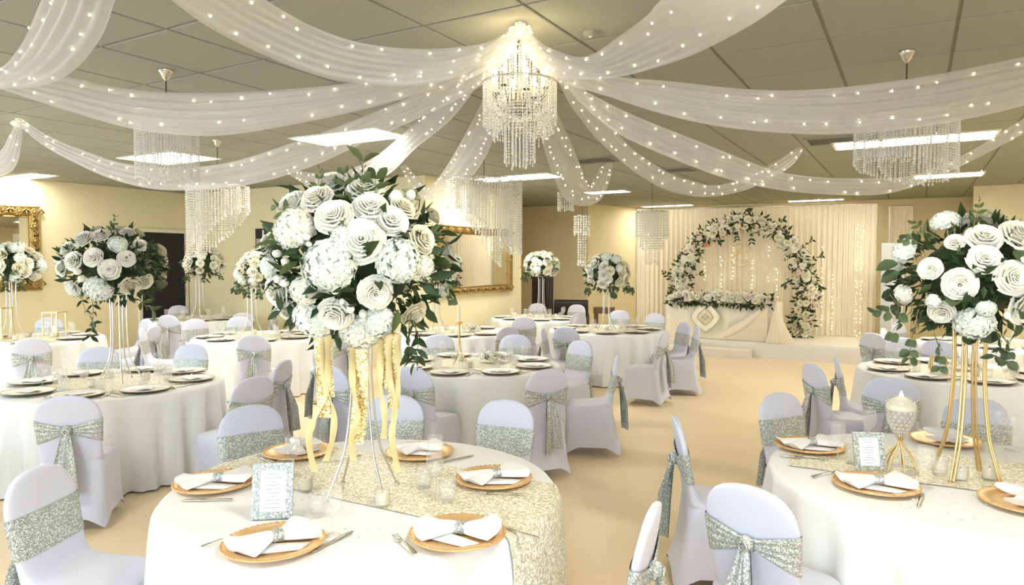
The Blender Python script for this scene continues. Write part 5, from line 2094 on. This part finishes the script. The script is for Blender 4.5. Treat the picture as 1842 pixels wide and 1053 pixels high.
for k in range(12):
    a = 2 * PI * k / 12
    hang(t, RO * .2 * math.cos(a), RO * .2 * math.sin(a), Z(212), (296 - 212 + rr.uniform(-4, 4)) * Yc / F)
for k in range(44):           # strands that rise to the apex
    a = 2 * PI * k / 44
    r = RO * (.15 + .7 * (k % 4) / 3)
    hang(t, r * math.cos(a), r * math.sin(a), Z(74 + 44 * r / RO), (150 - (74 + 44 * r / RO)) * Yc / F)
# its own light
lt = bpy.data.lights.new('chandelier_glow', 'POINT')
lt.energy, lt.color, lt.shadow_soft_size = BULB_W, (1.0, 0.78, 0.42), .12
lo_ = bpy.data.objects.new('chandelier_glow', lt)
COL.objects.link(lo_)
lo_.location = (pc.x, pc.y, CEIL + Z(104))


def drum(label, px, ptop_y, x0, x1, ytop, Yd, prof, rows_, seed, at=None):
    """crystal drum: prof(a, k) gives the pixel row where a strand ends"""
    if at is None:
        p = G(px, ptop_y, CEIL)
    else:
        p = P((x0 + x1) / 2, 200, at)
    Yd = p.y
    t = thing('bead_chandelier', label, 'chandelier', (p.x, p.y, CEIL), 0, 'hanging crystal bead chandeliers')
    canopy(t, 0.0)
    zt = zat(ytop, Yd) - CEIL
    MB().tube([(0, 0, -.08), (0, 0, zt + .002)], .005, 6).build('rod', M['darkm'], t)
    R = (x1 - x0) / 2 * Yd / F
    hoop_part(t, R, zt)
    sp = MB()
    for k in range(3):
        a = PI * k / 3
        sp.tube([(R * math.cos(a), R * math.sin(a), zt), (-R * math.cos(a), -R * math.sin(a), zt)], .004, 5)
    sp.build('spoke', M['chrome'], t)
    rr = random.Random(seed)
    big = max(1.0, Yd / 5.2)
    for rf, n in rows_:
        if rf < 1:
            hoop_part(t, R * rf, zt)
        for k in range(n):
            a = 2 * PI * k / n + rf
            yb = prof(a, rf) + rr.uniform(-2, 2)
            hang(t, R * rf * math.cos(a), R * rf * math.sin(a), zt, (yb - ytop) * Yd / F, big)
    return t


drum('bead drum chandelier hanging on the left below its chrome ceiling cap', 298, 126, 247, 350, 205, None, lambda a, r: 323, [(1, 66), (.75, 44), (.45, 22)], 1)
drum('bead chandelier with stepped hem hanging on the right below its chrome cap', 1632, 92, 1541, 1705, 212, None, lambda a, r: 284 + 36 * (.5 + .5 * math.cos(a - .3)) + (6 if r < 1 else 0), [(1, 80), (.8, 50), (.5, 28)], 2)
drum('wide bead chandelier with stepped strands in front of the mirror wall', 0, 0, 803, 938, 325, None, lambda a, r: 372 + 84 * max(0, .45 + .55 * math.cos(a - .2)) + 24 * (r < .5), [(1, 84), (.75, 56), (.45, 30)], 3, at=8.4)
drum('bead chandelier with stepped strands right above the small bouquet by the door', 0, 0, 337, 442, 335, None, lambda a, r: 372 + 90 * max(0, .5 - .5 * math.cos(a)), [(1, 64), (.7, 40)], 4, at=8.6)
drum('bead chandelier with long central strands in front of the left curtain end', 0, 0, 1146, 1203, 381, None, lambda a, r: {1: 425, .72: 445, .4: 474}[r], [(1, 34), (.72, 24), (.4, 12)], 5, at=12.0)
drum('small bead chandelier in front of the yellow pier', 0, 0, 1034, 1062, 388, None, lambda a, r: 420 + 55 * (r < 1), [(1, 18), (.5, 10)], 6, at=13.5)
drum('short bead chandelier peeping out under the curled swag by the recess', 0, 0, 1004, 1032, 348, None, lambda a, r: 376, [(1, 20)], 7, at=11.0)
